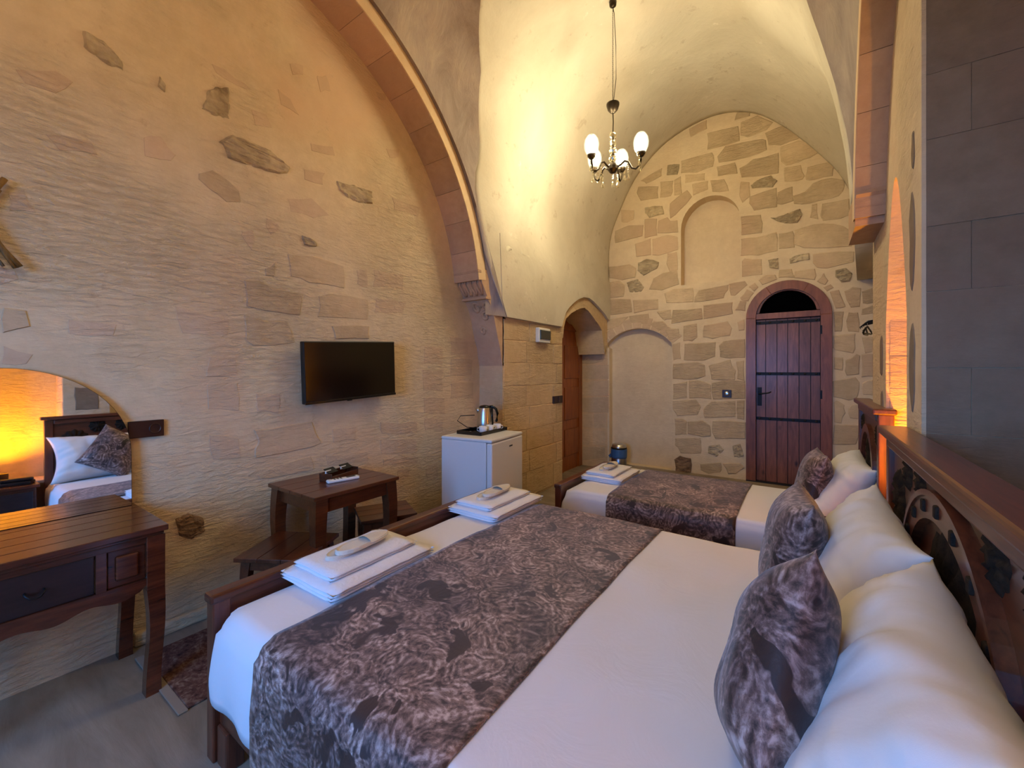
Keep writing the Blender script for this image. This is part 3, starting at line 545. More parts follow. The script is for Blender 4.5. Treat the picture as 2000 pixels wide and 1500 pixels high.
# ------------------------------------------------------------------ setting: front wall with window (behind the camera)
bm = bmesh.new()
wx0, wx1, wz0, wz1 = -1.65, -.25, .75, 2.4
box(bm, -3.3, wx0, YF-.3, YF, -.2, 5.3); box(bm, wx1, 1.3, YF-.3, YF, -.2, 5.3); box(bm, wx0, wx1, YF-.3, YF, -.2, wz0); box(bm, wx0, wx1, YF-.3, YF, wz1, 5.3)
struct(mesh_obj('wall_front', bm, M_PLASTER_L), 'wall behind the viewer with a window')
win = struct(empty('window_1', ((wx0+wx1)/2, YF-.2, wz0)), 'wooden window behind the viewer')
def local(o, root): o.location = Vector(o.location)-root.location; return o
for n_, d_ in (('window_frame', (-.7, -.62, -.03, .03, 0, 1.65)), ('window_frame', (.62, .7, -.03, .03, 0, 1.65)), ('window_frame', (-.62, .62, -.03, .03, 0, .08)), ('window_frame', (-.62, .62, -.03, .03, 1.57, 1.65)), ('mullion', (-.025, .025, -.025, .025, .08, 1.57))):
    B(n_, d_, M_DOORFRAME, win, .006)
for sx in (-1, 1): B('pane', (min(sx*.62, sx*.025), max(sx*.62, sx*.025), -.004, .004, .08, 1.57), M_PANE, win)
struct(B('roof_light_seal', (-3.3, 1.3, YF-.3, YB+.6, 5.3, 5.5), M_MORTAR))  # unseen slab added above the vault to seal out sky light

# ------------------------------------------------------------------ setting: groin vault and barrel vault
def catmull(pts, per=5):
    out = []
    n = len(pts)
    for i in range(n-1):
        p0, p1, p2, p3 = pts[max(i-1, 0)], pts[i], pts[i+1], pts[min(i+2, n-1)]
        for j in range(per):
            t_ = j/per
            out.append(tuple(.5*((2*p1[k])+(-p0[k]+p2[k])*t_+(2*p0[k]-5*p1[k]+4*p2[k]-p3[k])*t_*t_+(-p0[k]+3*p1[k]-3*p2[k]+p3[k])*t_**3) for k in (0, 1)))
    out.append(pts[-1]); return out
PN = [(-2.46, 1.94), (-2.462, 2.5), (-2.44, 3.18), (-2.29, 3.82), (-2.04, 4.27), (-1.6, 4.63), (-1.15, 4.785), (-.7, 4.62), (-.3, 4.2), (-.056, 3.76), (.116, 3.2), (.19, 2.82), (.224, 2.42)]
PB = [(-2.46, 1.94), (-2.47, 2.6), (-2.46, 3.35), (-2.28, 3.85), (-2.02, 4.29), (-1.6, 4.64), (-1.05, 4.79), (-.60, 4.69), (-.25, 4.41), (.10, 3.98), (.34, 3.60), (.45, 3.2), (.47, 2.42)]
pn, pb = catmull(PN), catmull(PB); NS = len(pn)
RT = [(0, 2.14), (.05, 2.37), (.21, 2.6), (.46, 2.74), (1.31, 2.785), (3, 2.785)]
def rad_web(x):
    d = min(x+2.462, .224-x); d = max(d, 0)
    for (d0, r0), (d1, r1) in zip(RT, RT[1:]):
        if d <= d1: return r0+(r1-r0)*(d-d0)/(d1-d0)
YC, ZC = 1.0, 2.0
def groin(i):
    x, z = pn[i]; r = rad_web(x); s_ = max(-1, min(1, (z-ZC)/r)); th = math.asin(s_)
    ex = .26*max(0, min(1, (2.55-z)/.6))**1.3
    return r, th, ex
def vault_pt(i, y):
    w = max(0, min(1, (y-3.2)/(5.3-3.2))); w = w*w*(3-2*w)
    x = pn[i][0]*(1-w)+pb[i][0]*w; z = pn[i][1]*(1-w)+pb[i][1]*w
    s_ = max(0, min(1, (y-4.55)/.5)); s_ = s_*s_*(3-2*s_)          # the plaster steps down a little near the end wall
    if 3.0 < z: k = .05*(1-s_)*min(1, (z-3.0)/.8); x += (x+1.05)*k*.6; z += k*1.2
    if x < -2.3 and y > 3.42: z = max(z, 2.64)
    return Vector((x, y, z))
bm = bmesh.new(); NY = 46; cols = []
for i in range(NS):
    r, th, ex = groin(i); yg = YC+r*math.cos(th)+ex
    cols.append([bm.verts.new(vault_pt(i, yg+(6.14-yg)*j/NY)) for j in range(NY+1)])
for a, b in zip(cols, cols[1:]):
    for j in range(NY): bm.faces.new((a[j], a[j+1], b[j+1], b[j]))
cols = []
for i in range(NS):
    r, th, ex = groin(i); yg = YC-r*math.cos(th)
    cols.append([bm.verts.new((pn[i][0], yg+(YF-.05-yg)*j/6, pn[i][1])) for j in range(7)])
for a, b in zip(cols, cols[1:]):
    for j in range(6): bm.faces.new((a[j], b[j], b[j+1], a[j+1]))
# lips: underside of the plaster at both springings
def lip(x0, z0, x1, ya, yb, x0b=None):
    q = [bm.verts.new(p) for p in ((x0, ya, z0), (x0b if x0b is not None else x0, yb, z0), (x1, yb, z0-.004), (x1, ya, z0-.004))]; bm.faces.new(q)
lip(.224, 2.42, .8, 3.26, 6.14, .47)
bmesh.ops.recalc_face_normals(bm, faces=bm.faces[:])
ceiling = struct(mesh_obj('ceiling', bm, M_VAULT, None, True), 'cream plastered vault')
mod = ceiling.modifiers.new('auto', 'SOLIDIFY'); mod.thickness = .02; mod.offset = 1
# transverse webs
bm = bmesh.new(); NTH = 40; cols = []
for i in range(NS):
    r, th, ex = groin(i); x = pn[i][0]; c = []
    for j in range(NTH+1):
        t_ = th+(PI-2*th)*j/NTH
        y = YC+r*math.cos(t_)+(ex*max(0, 1-j/7.0)**2); c.append(bm.verts.new((x, y, ZC+r*math.sin(t_))))
    cols.append(c)
r_, th_, _ = groin(0); edge = [bm.verts.new((XP-.02, YC+r_*math.cos(th_+(PI-2*th_)*j/NTH), v.co.z)) for j, v in enumerate(cols[0])]; edge2 = [bm.verts.new((.30, v.co.y, v.co.z)) for v in cols[-1]]
cols = [edge]+cols+[edge2]
for a, b in zip(cols, cols[1:]):
    for j in range(NTH): bm.faces.new((a[j], a[j+1], b[j+1], b[j]))
bmesh.ops.recalc_face_normals(bm, faces=bm.faces[:])
web = struct(mesh_obj('ceiling_web', bm, M_WEB, None, True), 'grey weathered vault web above the wall arch')

# plaster apron above the pier ledge, cut round the doorway arch
apron = [(3.42, 1.94), (4.575, 1.94)]+arch_o[1:]+[(6.13, 2.16), (6.13, 2.75), (3.3, 2.75), (3.34, 2.1)]
bm = bmesh.new(); prism(bm, apron, lambda a, b, d: (XP+d, a, b), -.02, .044)
struct(mesh_obj('trim_1', bm, M_VAULT), 'plaster edge above the stone pier')

# wall arches (ribs) with voussoirs, and their corbels
def rib(name, x0, x1, label, face_x):
    root = struct(empty(name, (0, 0, 0)), label)
    N = 22
    for i in range(N):
        t0, t1 = math.radians(7+166*i/N), math.radians(7+166*(i+1)/N); g_ = .0005
        poly = []
        for r, ts in ((2.035, (t0+g_, (t0+t1)/2, t1-g_)), (2.135, (t1-g_, (t0+t1)/2, t0+g_))):
            for t_ in ts: poly.append((YC+r*math.cos(t_), ZC+r*math.sin(t_)))
        bm = bmesh.new(); prism(bm, poly, lambda a, b, d: (d, a, b), x0, x1, .0)
        mesh_obj('voussoir', bm, M_RIB, root)
    # plastered front ring of the arch
    bm = bmesh.new(); poly = [(YC+2.04*math.cos(t_), ZC+2.04*math.sin(t_)) for t_ in [math.radians(7+166*i/60) for i in range(61)]]
    poly2 = [(YC+2.145*math.cos(t_), ZC+2.145*math.sin(t_)) for t_ in [math.radians(7+166*i/60) for i in range(61)]]
    d0, d1 = (face_x, face_x+(.004 if face_x < 0 else -.004))
    for i in range(60):
        a, b, c, d = poly[i], poly[i+1], poly2[i+1], poly2[i]
        bm.faces.new([bm.verts.new((d1, p[0], p[1])) for p in (a, b, c, d)])
        bm.faces.new([bm.verts.new(p) for p in ((d0, *a), (d0, *b), (d1, *b), (d1, *a))])
    bmesh.ops.remove_doubles(bm, verts=bm.verts[:], dist=1e-5); bmesh.ops.recalc_face_normals(bm, faces=bm.faces[:])
    mesh_obj('arch_face', bm, M_RIBFACE, root)
    return root
rib_l = rib('trim_2', XL-.01, XP, 'stone wall arch on the wall with the television', XP)
rib_r = rib('trim_3', .222, XR+.01, 'stone wall arch on the wall behind the headboards', .222)
# left corbel: carved springer that steps back from the arch to the pier
prof = [(3.022, 2.36), (3.02, 2.33), (3.05, 2.32), (3.055, 2.30), (3.075, 2.23), (3.15, 2.12), (3.16, 2.095), (3.22, 2.02), (3.26, 1.93), (3.30, 1.79), (3.36, 1.62), (3.398, 1.45), (3.45, 1.45), (3.45, 2.36)]
bm = bmesh.new(); prism(bm, prof, lambda a, b, d: (d, a, b), XL-.01, XP)
corb = mesh_obj('corbel', bm, M_RIB, rib_l)
def curl(parent, pts, r0, mat, name='carved_leaf'):
    bm = bmesh.new(); n = len(pts); tube(bm, pts, [r0*(.45+.55*math.sin(PI*(i+.5)/n)) for i in range(n)], 7); return mesh_obj(name, bm, mat, parent, True)
def face_y(z):
    for (y0, z0), (y1, z1) in zip(prof[:-3], prof[1:-2]):
        if z1 <= z <= z0 and z0 != z1: return y0+(y1-y0)*(z0-z)/(z0-z1)
    return 3.398
for k in range(4):      # upright leaves of the carved band
    xx = XL+.05+k*.066
    for s_ in (-1, 1):
        curl(corb, [(xx+s_*(.004+.022*math.sin(j/6*PI*.9)), face_y(2.13+.15*j/6)-.004, 2.13+.15*j/6) for j in range(7)], .016, M_RIB)
for cx_, cz_, rr in ((-2.68, 2.02, .055), (-2.60, 1.94, .05), (-2.66, 1.80, .04), (-2.56, 2.03, .035)):
    curl(corb, [(cx_+rr*(1-j/16)*math.cos(j*.62), face_y(cz_+rr*(1-j/16)*math.sin(j*.62))-.003, cz_+rr*(1-j/16)*math.sin(j*.62)) for j in range(14)], .019, M_RIB)
B('moulding', (XL, XP+.006, 3.006, 3.06, 2.315, 2.345), M_RIB, corb, .004)
B('moulding', (XL, XP+.006, 3.125, 3.2, 2.085, 2.11), M_RIB, corb, .004)
# right corbel
bm = bmesh.new(); prism(bm, [(3.0, 2.40), (2.985, 2.37), (3.01, 2.35), (3.01, 2.30), (3.03, 2.29), (3.06, 2.215), (3.5, 2.215), (3.5, 2.43)], lambda a, b, d: (d, a, b), .225, XR+.01)
mesh_obj('corbel', bm, M_RIB, rib_r)
# baseboard-like plaster kerb at the foot of the left wall
struct(B('baseboard_left', (XL, XL+.035, .64, YP, 0, .07), M_PLASTER_L, None, .012))
struct(B('wall_light_seal', (-3.5, -3.3, YF-.3, YB+.6, -.3, 5.5), M_MORTAR))  # added outer slab, seals sky light out on the bathroom side
# ------------------------------------------------------------------ arched entrance door
door = struct(empty('door_1', (-.193, YB, 0)), 'arched plank entrance door with black iron straps')
def D(name, poly, y0, y1, mat, parent=door, inset=0.0):
    bm = bmesh.new(); prism(bm, poly, lambda a, b, d: (a, d, b), y1, y0, inset); return mesh_obj(name, bm, mat, parent)
outer_r, inner_r, zc = .437, .325, 2.06
Ld, Rd = -.437, .437
fr_out = arc(0, zc, outer_r, PI, 0, 24); fr_in = arc(0, zc, inner_r+.005, PI, 0, 24)
for i in range(0, 24, 8):
    seg = fr_out[i:i+9]+list(reversed(fr_in[i:i+9])); D('frame_arch', seg, -.035, .10, M_DOORFRAME, inset=.004)
D('frame_jamb', [(Ld, 0), (Ld, zc), (-.33, zc), (-.33, 0)], -.035, .10, M_DOORFRAME, inset=.004)
D('frame_jamb', [(.33, 0), (.33, zc), (Rd, zc), (Rd, 0)], -.035, .10, M_DOORFRAME, inset=.004)
D('transom', [(-.33, 2.045), (-.33, 2.115), (.33, 2.115), (.33, 2.045)], -.015, .09, M_DOORFRAME, inset=.004)
fan_o = arc(0, 2.075, .33, math.radians(172), math.radians(8), 18); fan_i = arc(0, 2.085, .295, math.radians(172), math.radians(8), 18)
D('fanlight_frame', fan_o+list(reversed(fan_i)), -.005, .08, M_DOORFRAME)
D('fanlight_pane', [(-.31, 2.10)]+arc(0, 2.09, .305, PI*.985, PI*.015, 16)+[(.31, 2.10)], .045, .055, M_DARKGLASS)
cuts = [-.328, -.225, -.105, .005, .12, .235, .328]
for a, b in zip(cuts, cuts[1:]):
    D('plank', [(a+.003, .012), (a+.003, 2.04), (b-.003, 2.04), (b-.003, .012)], .022, .07, M_DOORWOOD, inset=.006)
D('back_board', [(-.33, .01), (-.33, 2.045), (.33, 2.045), (.33, .01)], .05, .10, M_BLACKM)
for z_ in (2.0, 1.362, .80):
    tl = .012 if z_ > 1.9 else (-.008 if z_ < 1 else 0)
    st = D('iron_strap', [(-.325, z_-.018), (-.325, z_+.018), (.325, z_+.018), (.325, z_-.018)], .012, .026, M_IRON, inset=.003)
    for xx in (-.29, -.18, -.06, .06, .18, .29):
        bm = bmesh.new(); lathe(bm, [(.014, 0), (.013, .005), (.008, .009), (.0, .010)], 10, Matrix.Translation((xx, .012, z_)) @ Matrix.Rotation(PI/2, 4, 'X'), False); mesh_obj('stud', bm, M_BLACKM, st, True)
hp = D('handle_plate', [(-.315, .96), (-.315, 1.19), (-.268, 1.19), (-.268, .96)], .010, .024, M_IRON, inset=.003)
bm = bmesh.new(); tube(bm, [(-.292, .015, 1.11), (-.292, -.035, 1.11), (-.27, -.045, 1.112), (-.19, -.045, 1.125), (-.165, -.04, 1.14)], [.009, .009, .009, .008, .006], 8); mesh_obj('lever', bm, M_IRON, hp, True)
for z_ in (1.88, 1.12, .35): D('hinge', [(.325, z_-.05), (.325, z_+.05), (.345, z_+.05), (.345, z_-.05)], -.038, .02, M_IRON)
D('threshold', [(-.437, 0), (-.437, .015), (.437, .015), (.437, 0)], -.04, .1, M_BLACKM)

# bathroom door in the pier recess
bd = struct(empty('door_2', (-2.94, 4.9, -.1)), 'amber stained bathroom door inside the pier recess')
bm = bmesh.new(); box(bm, -.04, 0, -.22, 1.22, 0, 2.3); mesh_obj('leaf', bm, M_BATHDOOR, bd)
for y0 in (.0, .62):
    for z0, z1 in ((.22, .62), (.76, 1.25), (1.38, 1.88)): B('panel', (0, .012, y0+.02, y0+.5, z0, z1), M_BATHDOOR, bd, .008)
for y0, y1 in ((-.2, -.08), (.54, .60), (1.10, 1.215)): B('stile', (0, .02, y0, y1, .0, 2.1), M_BATHDOOR, bd, .004)
B('lintel', (0, .03, -.2, 1.215, 2.1, 2.2), M_BATHDOOR, bd, .004)

# ------------------------------------------------------------------ beds
def noisy(v, s, a): return noise.noise(Vector(v)*s)*a
def drape(name, x0, x1, y0, y1, zt, zhem, mat, r=.05, nx=70, wr=.006, hem_w=.01, foot=None, far_hem=None, off=0.0, seed=0):
    """cloth over a mattress: hangs on the near side (y0), crosses the top, tucked or hanging on the far side"""
    sec = []
    H = zt-zhem
    for i in range(9): sec.append((y0-.012-.010*math.sin(PI*i/8), zhem+(H-r)*i/8))
    for i in range(1, 7):
        a = PI-PI/2*i/6; sec.append((y0+r+r*math.cos(a), zt-r+r*math.sin(a)))
    n = 26
    for i in range(1, n): sec.append((y0+r+(y1-y0-2*r)*i/n, zt+.012*math.sin(PI*i/n)))
    for i in range(0, 7):
        a = PI/2-PI/2*i/6; sec.append((y1-r+r*math.cos(a), zt-r+r*math.sin(a)))
    fh = far_hem if far_hem is not None else zt-.2
    for i in range(1, 5): sec.append((y1+.006, zt-r-(zt-r-fh)*i/4))
    bm = bmesh.new(); cols = []
    for i in range(nx+1):
        t_ = i/nx; x = x0+(x1-x0)*t_; c = []
        for j, (y, z) in enumerate(sec):
            p = Vector((x, y, z)); w = noisy((x*1.0+seed, y, z), 4.0, wr)+noisy((x+seed*2, y*1.3, z), 11.0, wr*.5)
            zz = z+w*(1 if j > 12 else .3); yy = y+(noisy((x*2.2+seed, 0, z*.5), 4.0, .02)*(1-j/9) if j < 9 else 0)-(w if j < 14 else 0)
            if foot and x-x0 < foot:      # rounded foot end
                k = 1-(x-x0)/foot; d = (1-math.sqrt(max(0, 1-k*k)))*foot
                if j < len(sec)-5: zz -= d*.55*(1 if j >= 9 else max(0, (z-zhem)/(zt-zhem)))
                if j < 15: yy += d*.25*(j/14)
            zz += off; yy -= off if j < 12 else (-off if j > len(sec)-8 else 0)
            if j == 0: zz += noisy((x*3+seed, 1, 1), 3.0, hem_w)
            c.append(bm.verts.new((x, yy, zz)))
        cols.append(c)
    for a, b in zip(cols, cols[1:]):
        for j in range(len(sec)-1): bm.faces.new((a[j], b[j], b[j+1], a[j+1]))
    bmesh.ops.recalc_face_normals(bm, faces=bm.faces[:])
    o = mesh_obj(name, bm, mat, None, True)
    m_ = o.modifiers.new('thick', 'SOLIDIFY'); m_.thickness = .005; m_.offset = -1
    return o

def rosette(parent, x, y, z, r, mat, petals=10, depth=.014):
    """carved rosette facing -X"""
    bm = bmesh.new(); n = petals*4; rings = [(.0, .9), (.22, 1.0), (.32, .45), (.62, 1.0), (.86, .5), (1.0, .0)]
    prev = None
    for q, (k, hgt) in enumerate(rings):
        if k == 0: cur = [bm.verts.new((x-depth*hgt, y, z))]
        else:
            cur = []
            for i in range(n):
                a = 2*PI*i/n; rr = r*k*(1+.07*math.cos(petals*a)*(k > .5)); hh = depth*hgt*(.55+.45*math.cos(petals*a)) if .5 < k < .95 else depth*hgt
                cur.append(bm.verts.new((x-hh, y+rr*math.cos(a), z+rr*math.sin(a))))
        if prev:
            for i in range(n):
                if len(prev) == 1: bm.faces.new((prev[0], cur[i], cur[(i+1) % n]))
                else: bm.faces.new((prev[i], cur[i], cur[(i+1) % n], prev[(i+1) % n]))
        prev = cur
    bmesh.ops.recalc_face_normals(bm, faces=bm.faces[:])
    return mesh_obj('rosette', bm, mat, parent, True)

def make_bed(xf, xh, y0, y1, zfoot, zhead, zmat, label, big=True):
    root = tag(empty('bed', ((xf+xh)/2, (y0+y1)/2, 0)), label, 'bed'); L = root.location
    def part(name, dims, mat, bev=.006, parent=root):
        o = B(name, (dims[0]-L.x, dims[1]-L.x, dims[2]-L.y, dims[3]-L.y, dims[4], dims[5]), mat, parent, bev); return o
    # foot end
    for yy in (y0-.01, y1-.05): part('foot_post', (xf-.055, xf, yy, yy+.06, .0, zfoot-.02), M_BED2)
    part('footboard', (xf-.048, xf-.008, y0+.04, y1-.04, .22, zfoot-.02), M_BED)
    part('foot_rail', (xf-.06, xf+.004, y0-.018, y1+.018, zfoot-.035, zfoot), M_BED, .01)
    # sides
    for yy in (y0+.01, y1-.04): part('side_rail', (xf, xh, yy, yy+.03, .137, .34), M_BED)
    for yy in (y0+.0, y1-.06): part('leg', (xf+.005, xf+.085, yy, yy+.06, .0, .14), M_BED2, .008)
    part('slat_base', (xf, xh, y0+.04, y1-.04, .28, .33), M_BED, 0)
    part('mattress', (xf+.004, xh-.004, y0+.02, y1-.02, .33, zmat-.022), M_SHEET, .045)
    # head end
    hb = part('headboard', (xh+.012, xh+.045, y0+.03, y1-.03, .1, zhead-.03), M_BED)
    for yy in (y0-.03, y1-.03): part('head_post', (xh-.005, xh+.06, yy, yy+.06, 0, zhead-.03), M_BED2)
    part('head_cap', (xh-.03, xh+.068, y0-.055, y1+.055, zhead-.032, zhead), M_BED, .008)
    part('head_moulding', (xh-.012, xh+.02, y0+.03, y1-.03, zhead-.075, zhead-.032), M_BED, .008)
    yc = (y0+y1)/2
    def ring(ry, rz, zc_, th, nm):
        aa = [PI*i/28 for i in range(29)]; bm = bmesh.new()
        poly = [((ry+th)*math.cos(a), zc_+(rz+th)*math.sin(a)) for a in aa]+[((ry-th)*math.cos(a), zc_+(rz-th)*math.sin(a)) for a in reversed(aa)]
        prism(bm, poly, lambda a, b, d: (d, a, b), xh+.02-L.x, xh-(.010 if th > .015 else .016)-L.x); return mesh_obj(nm, bm, M_BED, hb)
    if big:
        ring(.41, .30, .75, .034, 'arch_moulding'); ring(.445, .335, .75, .008, 'arch_bead')
        for a in [PI*(i+.5)/9 for i in range(9)]:
            B('stud', (xh-.018-L.x, xh+.0-L.x, yc+.41*math.cos(a)-.012-L.y, yc+.41*math.cos(a)+.012-L.y, .75+.30*math.sin(a)-.016, .75+.30*math.sin(a)+.016), M_CARVE, hb, .004)
        rosette(hb, xh+.012-L.x, 0, .80, .20, M_CARVE, 14, .022)
        for yy in (.31, .50):
            for s_ in (-1, 1): rosette(hb, xh+.012-L.x, s_*yy+(.0), 1.055, .062, M_CARVE)
        for s_ in (-1, 1): rosette(hb, xh+.012-L.x, s_*.66, .93, .10, M_CARVE, 12, .018)
    else:
        ring(.30, .24, .80, .026, 'arch_moulding'); rosette(hb, xh+.012-L.x, 0, .84, .15, M_CARVE, 12, .018)
        for s_ in (-1, 1): rosette(hb, xh+.012-L.x, s_*.36, 1.04, .06, M_CARVE)
    return root
bed_a = make_bed(-1.725, .275, .62, 2.28, .60, 1.172, .565, 'large dark walnut double bed nearest the viewer with carved headboard')
bed_b = make_bed(-1.59, .315, 2.95, 3.93, .50, 1.20, .475, 'narrow dark walnut single bed beyond the double bed', False)
sheet_a = tag(drape('bed_sheet', -1.722, .262, .61, 2.29, .565, .245, M_SHEET, .055, 90, .006, foot=.16), 'white cotton sheet hanging blue-lit over the double bed', 'sheet', None)
sheet_b = tag(drape('bed_sheet', -1.586, .302, 2.94, 3.94, .478, .2, M_SHEET, .045, 70, .004, foot=.16, seed=5), 'white cotton sheet on the narrow single bed', 'sheet')
run_a = tag(drape('bed_runner', -1.36, -.62, .61, 2.29, .565, .10, M_PAISLEY, .055, 40, .006, off=.009, far_hem=.18, hem_w=.0), 'wide dark paisley runner across the double bed', 'bed runner')
run_b = tag(drape('bed_runner', -1.205, -.36, 2.94, 3.94, .478, .1, M_PAISLEY, .045, 40, .004, off=.008, far_hem=.14, seed=5, hem_w=.0), 'dark paisley runner across the single bed', 'bed runner')

# ------------------------------------------------------------------ pillows and cushions
def pillow(name, w, h, t_, loc, normal, up, mat, label, cat, group=None, n=40, pinch=.10, wr=.012, seed=0.0, sag=0.0, pw=.6):
    """soft cushion: w along 'side', h along 'up', thickness along normal; origin at its centre"""
    nrm = Vector(normal).normalized(); upv = Vector(up); upv = (upv-nrm*upv.dot(nrm)).normalized(); side = upv.cross(nrm)
    M = Matrix((side, upv, nrm)).transposed().to_4x4()
    bm = bmesh.new(); grid = {}
    for s_ in (1, -1):
        for i in range(n+1):
            for j in range(n+1):
                u = -1+2*i/n; v = -1+2*j/n
                edge = i in (0, n) or j in (0, n)
                if edge and s_ < 0: grid[(s_, i, j)] = grid[(1, i, j)]; continue
                k = ((1-u**4)*(1-v**4)); k = max(0, k)**pw
                pu = u*(1-pinch*(1-v*v)*abs(u)**3); pv = v*(1-pinch*(1-u*u)*abs(v)**3)
                x = pu*w/2; y = pv*h/2; z = s_*t_/2*k
                crease = noise.noise(Vector((x*7+seed, y*7, s_*3)))*wr*k+noise.noise(Vector((x*22+seed, y*9, s_*3)))*wr*.5*k
                z += crease*s_
                if mat is M_PILLOW:
                    q_ = noise.noise(Vector((u*2.2+seed, v*9.0+u*3, 1.7)))*max(0, abs(u)-.35)*.026+noise.noise(Vector((u*9.0+seed, v*2.0, 4.1)))*max(0, v-.2)*.016
                    z += q_*s_*min(1, k*3)
                z *= 1+sag*(-v)*.6
                grid[(s_, i, j)] = bm.verts.new((x, y, z))
        for i in range(n):
            for j in range(n):
                q = [grid[(s_, i, j)], grid[(s_, i+1, j)], grid[(s_, i+1, j+1)], grid[(s_, i, j+1)]]
                try: bm.faces.new(q if s_ > 0 else list(reversed(q)))
                except ValueError: pass
    o = mesh_obj(name, bm, mat, None, True); o.matrix_world = Matrix.Translation(loc) @ M
    tag(o, label, cat, group); return o
# near bed: two white pillows leaning on the headboard, two paisley cushions in front
pillow('pillow', .72, .47, .20, (.115, 1.70, .77), (-.88, -.04, .47), (.47, 0, .88), M_PILLOW, 'plump white pillow leaning on the double bed headboard, farther from the viewer', 'pillow', seed=1, wr=.016, sag=.25, pinch=.14)
pillow('pillow', .74, .48, .22, (.105, .965, .77), (-.86, .03, .50), (.50, 0, .86), M_PILLOW, 'creased white pillow at the lower right corner, nearest the viewer', 'pillow', seed=4, wr=.022, sag=.25, pinch=.14)
pillow('cushion', .43, .43, .165, (-.045, 1.79, .765), (-.97, -.10, .20), (.22, .06, .97), M_PAISLEY, 'dark paisley cushion on the double bed, farther from the viewer', 'cushion', seed=2, pinch=.06, pw=.8)
pillow('cushion', .40, .40, .165, (-.055, 1.02, .80), (-.96, -.02, .25), (.20, .56, .80), M_PAISLEY, 'dark paisley cushion on the double bed, nearest the viewer with a zip tag', 'cushion', seed=7, pinch=.06, pw=.8)
zp = bpy.data.objects['cushion.001']
zt_ = B('zip_pull', (-.20, -.17, -.235, -.205, -.008, .008), M_CHROME, zp, .003)
pillow('pillow', .66, .46, .20, (.175, 3.42, .665), (-.80, -.05, .6), (.6, 0, .8), M_PILLOW, 'white pillow leaning on the single bed headboard', 'pillow', seed=9, sag=.2)
pillow('cushion', .42, .42, .16, (.03, 3.38, .675), (-.95, -.1, .26), (.26, .05, .95), M_PAISLEY, 'dark paisley cushion on the single bed', 'cushion', seed=11, pinch=.06, pw=.8)

# ------------------------------------------------------------------ towels and slippers
def folded(name, w, d, hgt, mat, layers, seed=0):
    """folded towel: a stack of rounded folds, open ends to +X"""
    bm = bmesh.new(); lh = hgt/layers
    for k in range(layers):
        nx, ny = 12, 10; z0 = k*lh; sh = .006*k
        top = {}
        for s_ in (0, 1):
            for i in range(nx+1):
                for j in range(ny+1):
                    x = -w/2+w*i/nx; y = -d/2+d*j/ny
                    e = min(i/nx, 1-i/nx, 1)*nx; f_ = min(j/ny, 1-j/ny)*ny
                    rnd_ = .35*lh*(1 if e < .5 else 0)+.35*lh*(1 if f_ < .5 else 0)
                    z = z0+(lh-rnd_ if s_ else min(rnd_, lh*.45))+(noise.noise(Vector((x*9+seed+k, y*9, k)))*.004 if s_ and k == layers-1 else 0)
                    jx = noise.noise(Vector((y*14, k*3.1+seed, 1)))*.006*(1 if e < .5 else 0); jy = noise.noise(Vector((x*14, k*2.7+seed, 2)))*.005*(1 if f_ < .5 else 0)
                    top[(s_, i, j)] = bm.verts.new((x+jx+(sh if i == nx else 0), y+jy, z))
            for i in range(nx):
                for j in range(ny):
                    q = [top[(s_, i, j)], top[(s_, i+1, j)], top[(s_, i+1, j+1)], top[(s_, i, j+1)]]
                    bm.faces.new(q if s_ else list(reversed(q)))
        per = [(i, 0) for i in range(nx)]+[(nx, j) for j in range(ny)]+[(i, ny) for i in range(nx, 0, -1)]+[(0, j) for j in range(ny, 0, -1)]
        for a, b in zip(per, per[1:]+per[:1]):
            bm.faces.new((top[(0, *a)], top[(0, *b)], top[(1, *b)], top[(1, *a)]))
    return mesh_obj(name, bm, mat, None, True)
def slipper_bm(L_=.27, Wd=.095):
    bm = bmesh.new(); n = 28
    def outline(k):
        pts = []
        for i in range(n):
            a = 2*PI*i/n; y = math.cos(a)*L_/2; wx = math.sin(a)*Wd/2*(1-.10*math.cos(a*1.0+.4)-.16*math.exp(-((y+.01)/.05)**2)); pts.append((wx*k, y*k))
        return pts
    lo = [bm.verts.new((x, y, 0)) for x, y in outline(1)]; mi = [bm.verts.new((x, y, .012)) for x, y in outline(1.0)]
    r1 = [bm.verts.new((x, y, .016)) for x, y in outline(.96)]; r2 = [bm.verts.new((x, y, .011)) for x, y in outline(.88)]
    for A_, B_ in ((lo, mi), (mi, r1), (r1, r2)):
        for i in range(n): bm.faces.new((A_[i], A_[(i+1) % n], B_[(i+1) % n], B_[i]))
    bm.faces.new(r2); bm.faces.new(list(reversed(lo)))
    return bm
def slipper(loc, rz, flip, label, grp):
    root = tag(empty('slipper', loc, rz), label, 'slipper', grp)
    mesh_obj('sole', slipper_bm(), M_SLIPPER, root, False)
    bm = bmesh.new(); nx, ny = 8, 8; g_ = {}
    for i in range(nx+1):
        for j in range(ny+1):
            u = -1+2*i/nx; v = j/ny; y = .005+.115*v; hw = .047*(1-.55*v**3)
            g_[(i, j)] = bm.verts.new((u*hw, y*flip, .012+.016*(1-u*u)*(1-.75*v)))
    for i in range(nx):
        for j in range(ny): bm.faces.new((g_[(i, j)], g_[(i+1, j)], g_[(i+1, j+1)], g_[(i, j+1)]))
    mesh_obj('strap', bm, M_SLIPPER, root, True)
    return root
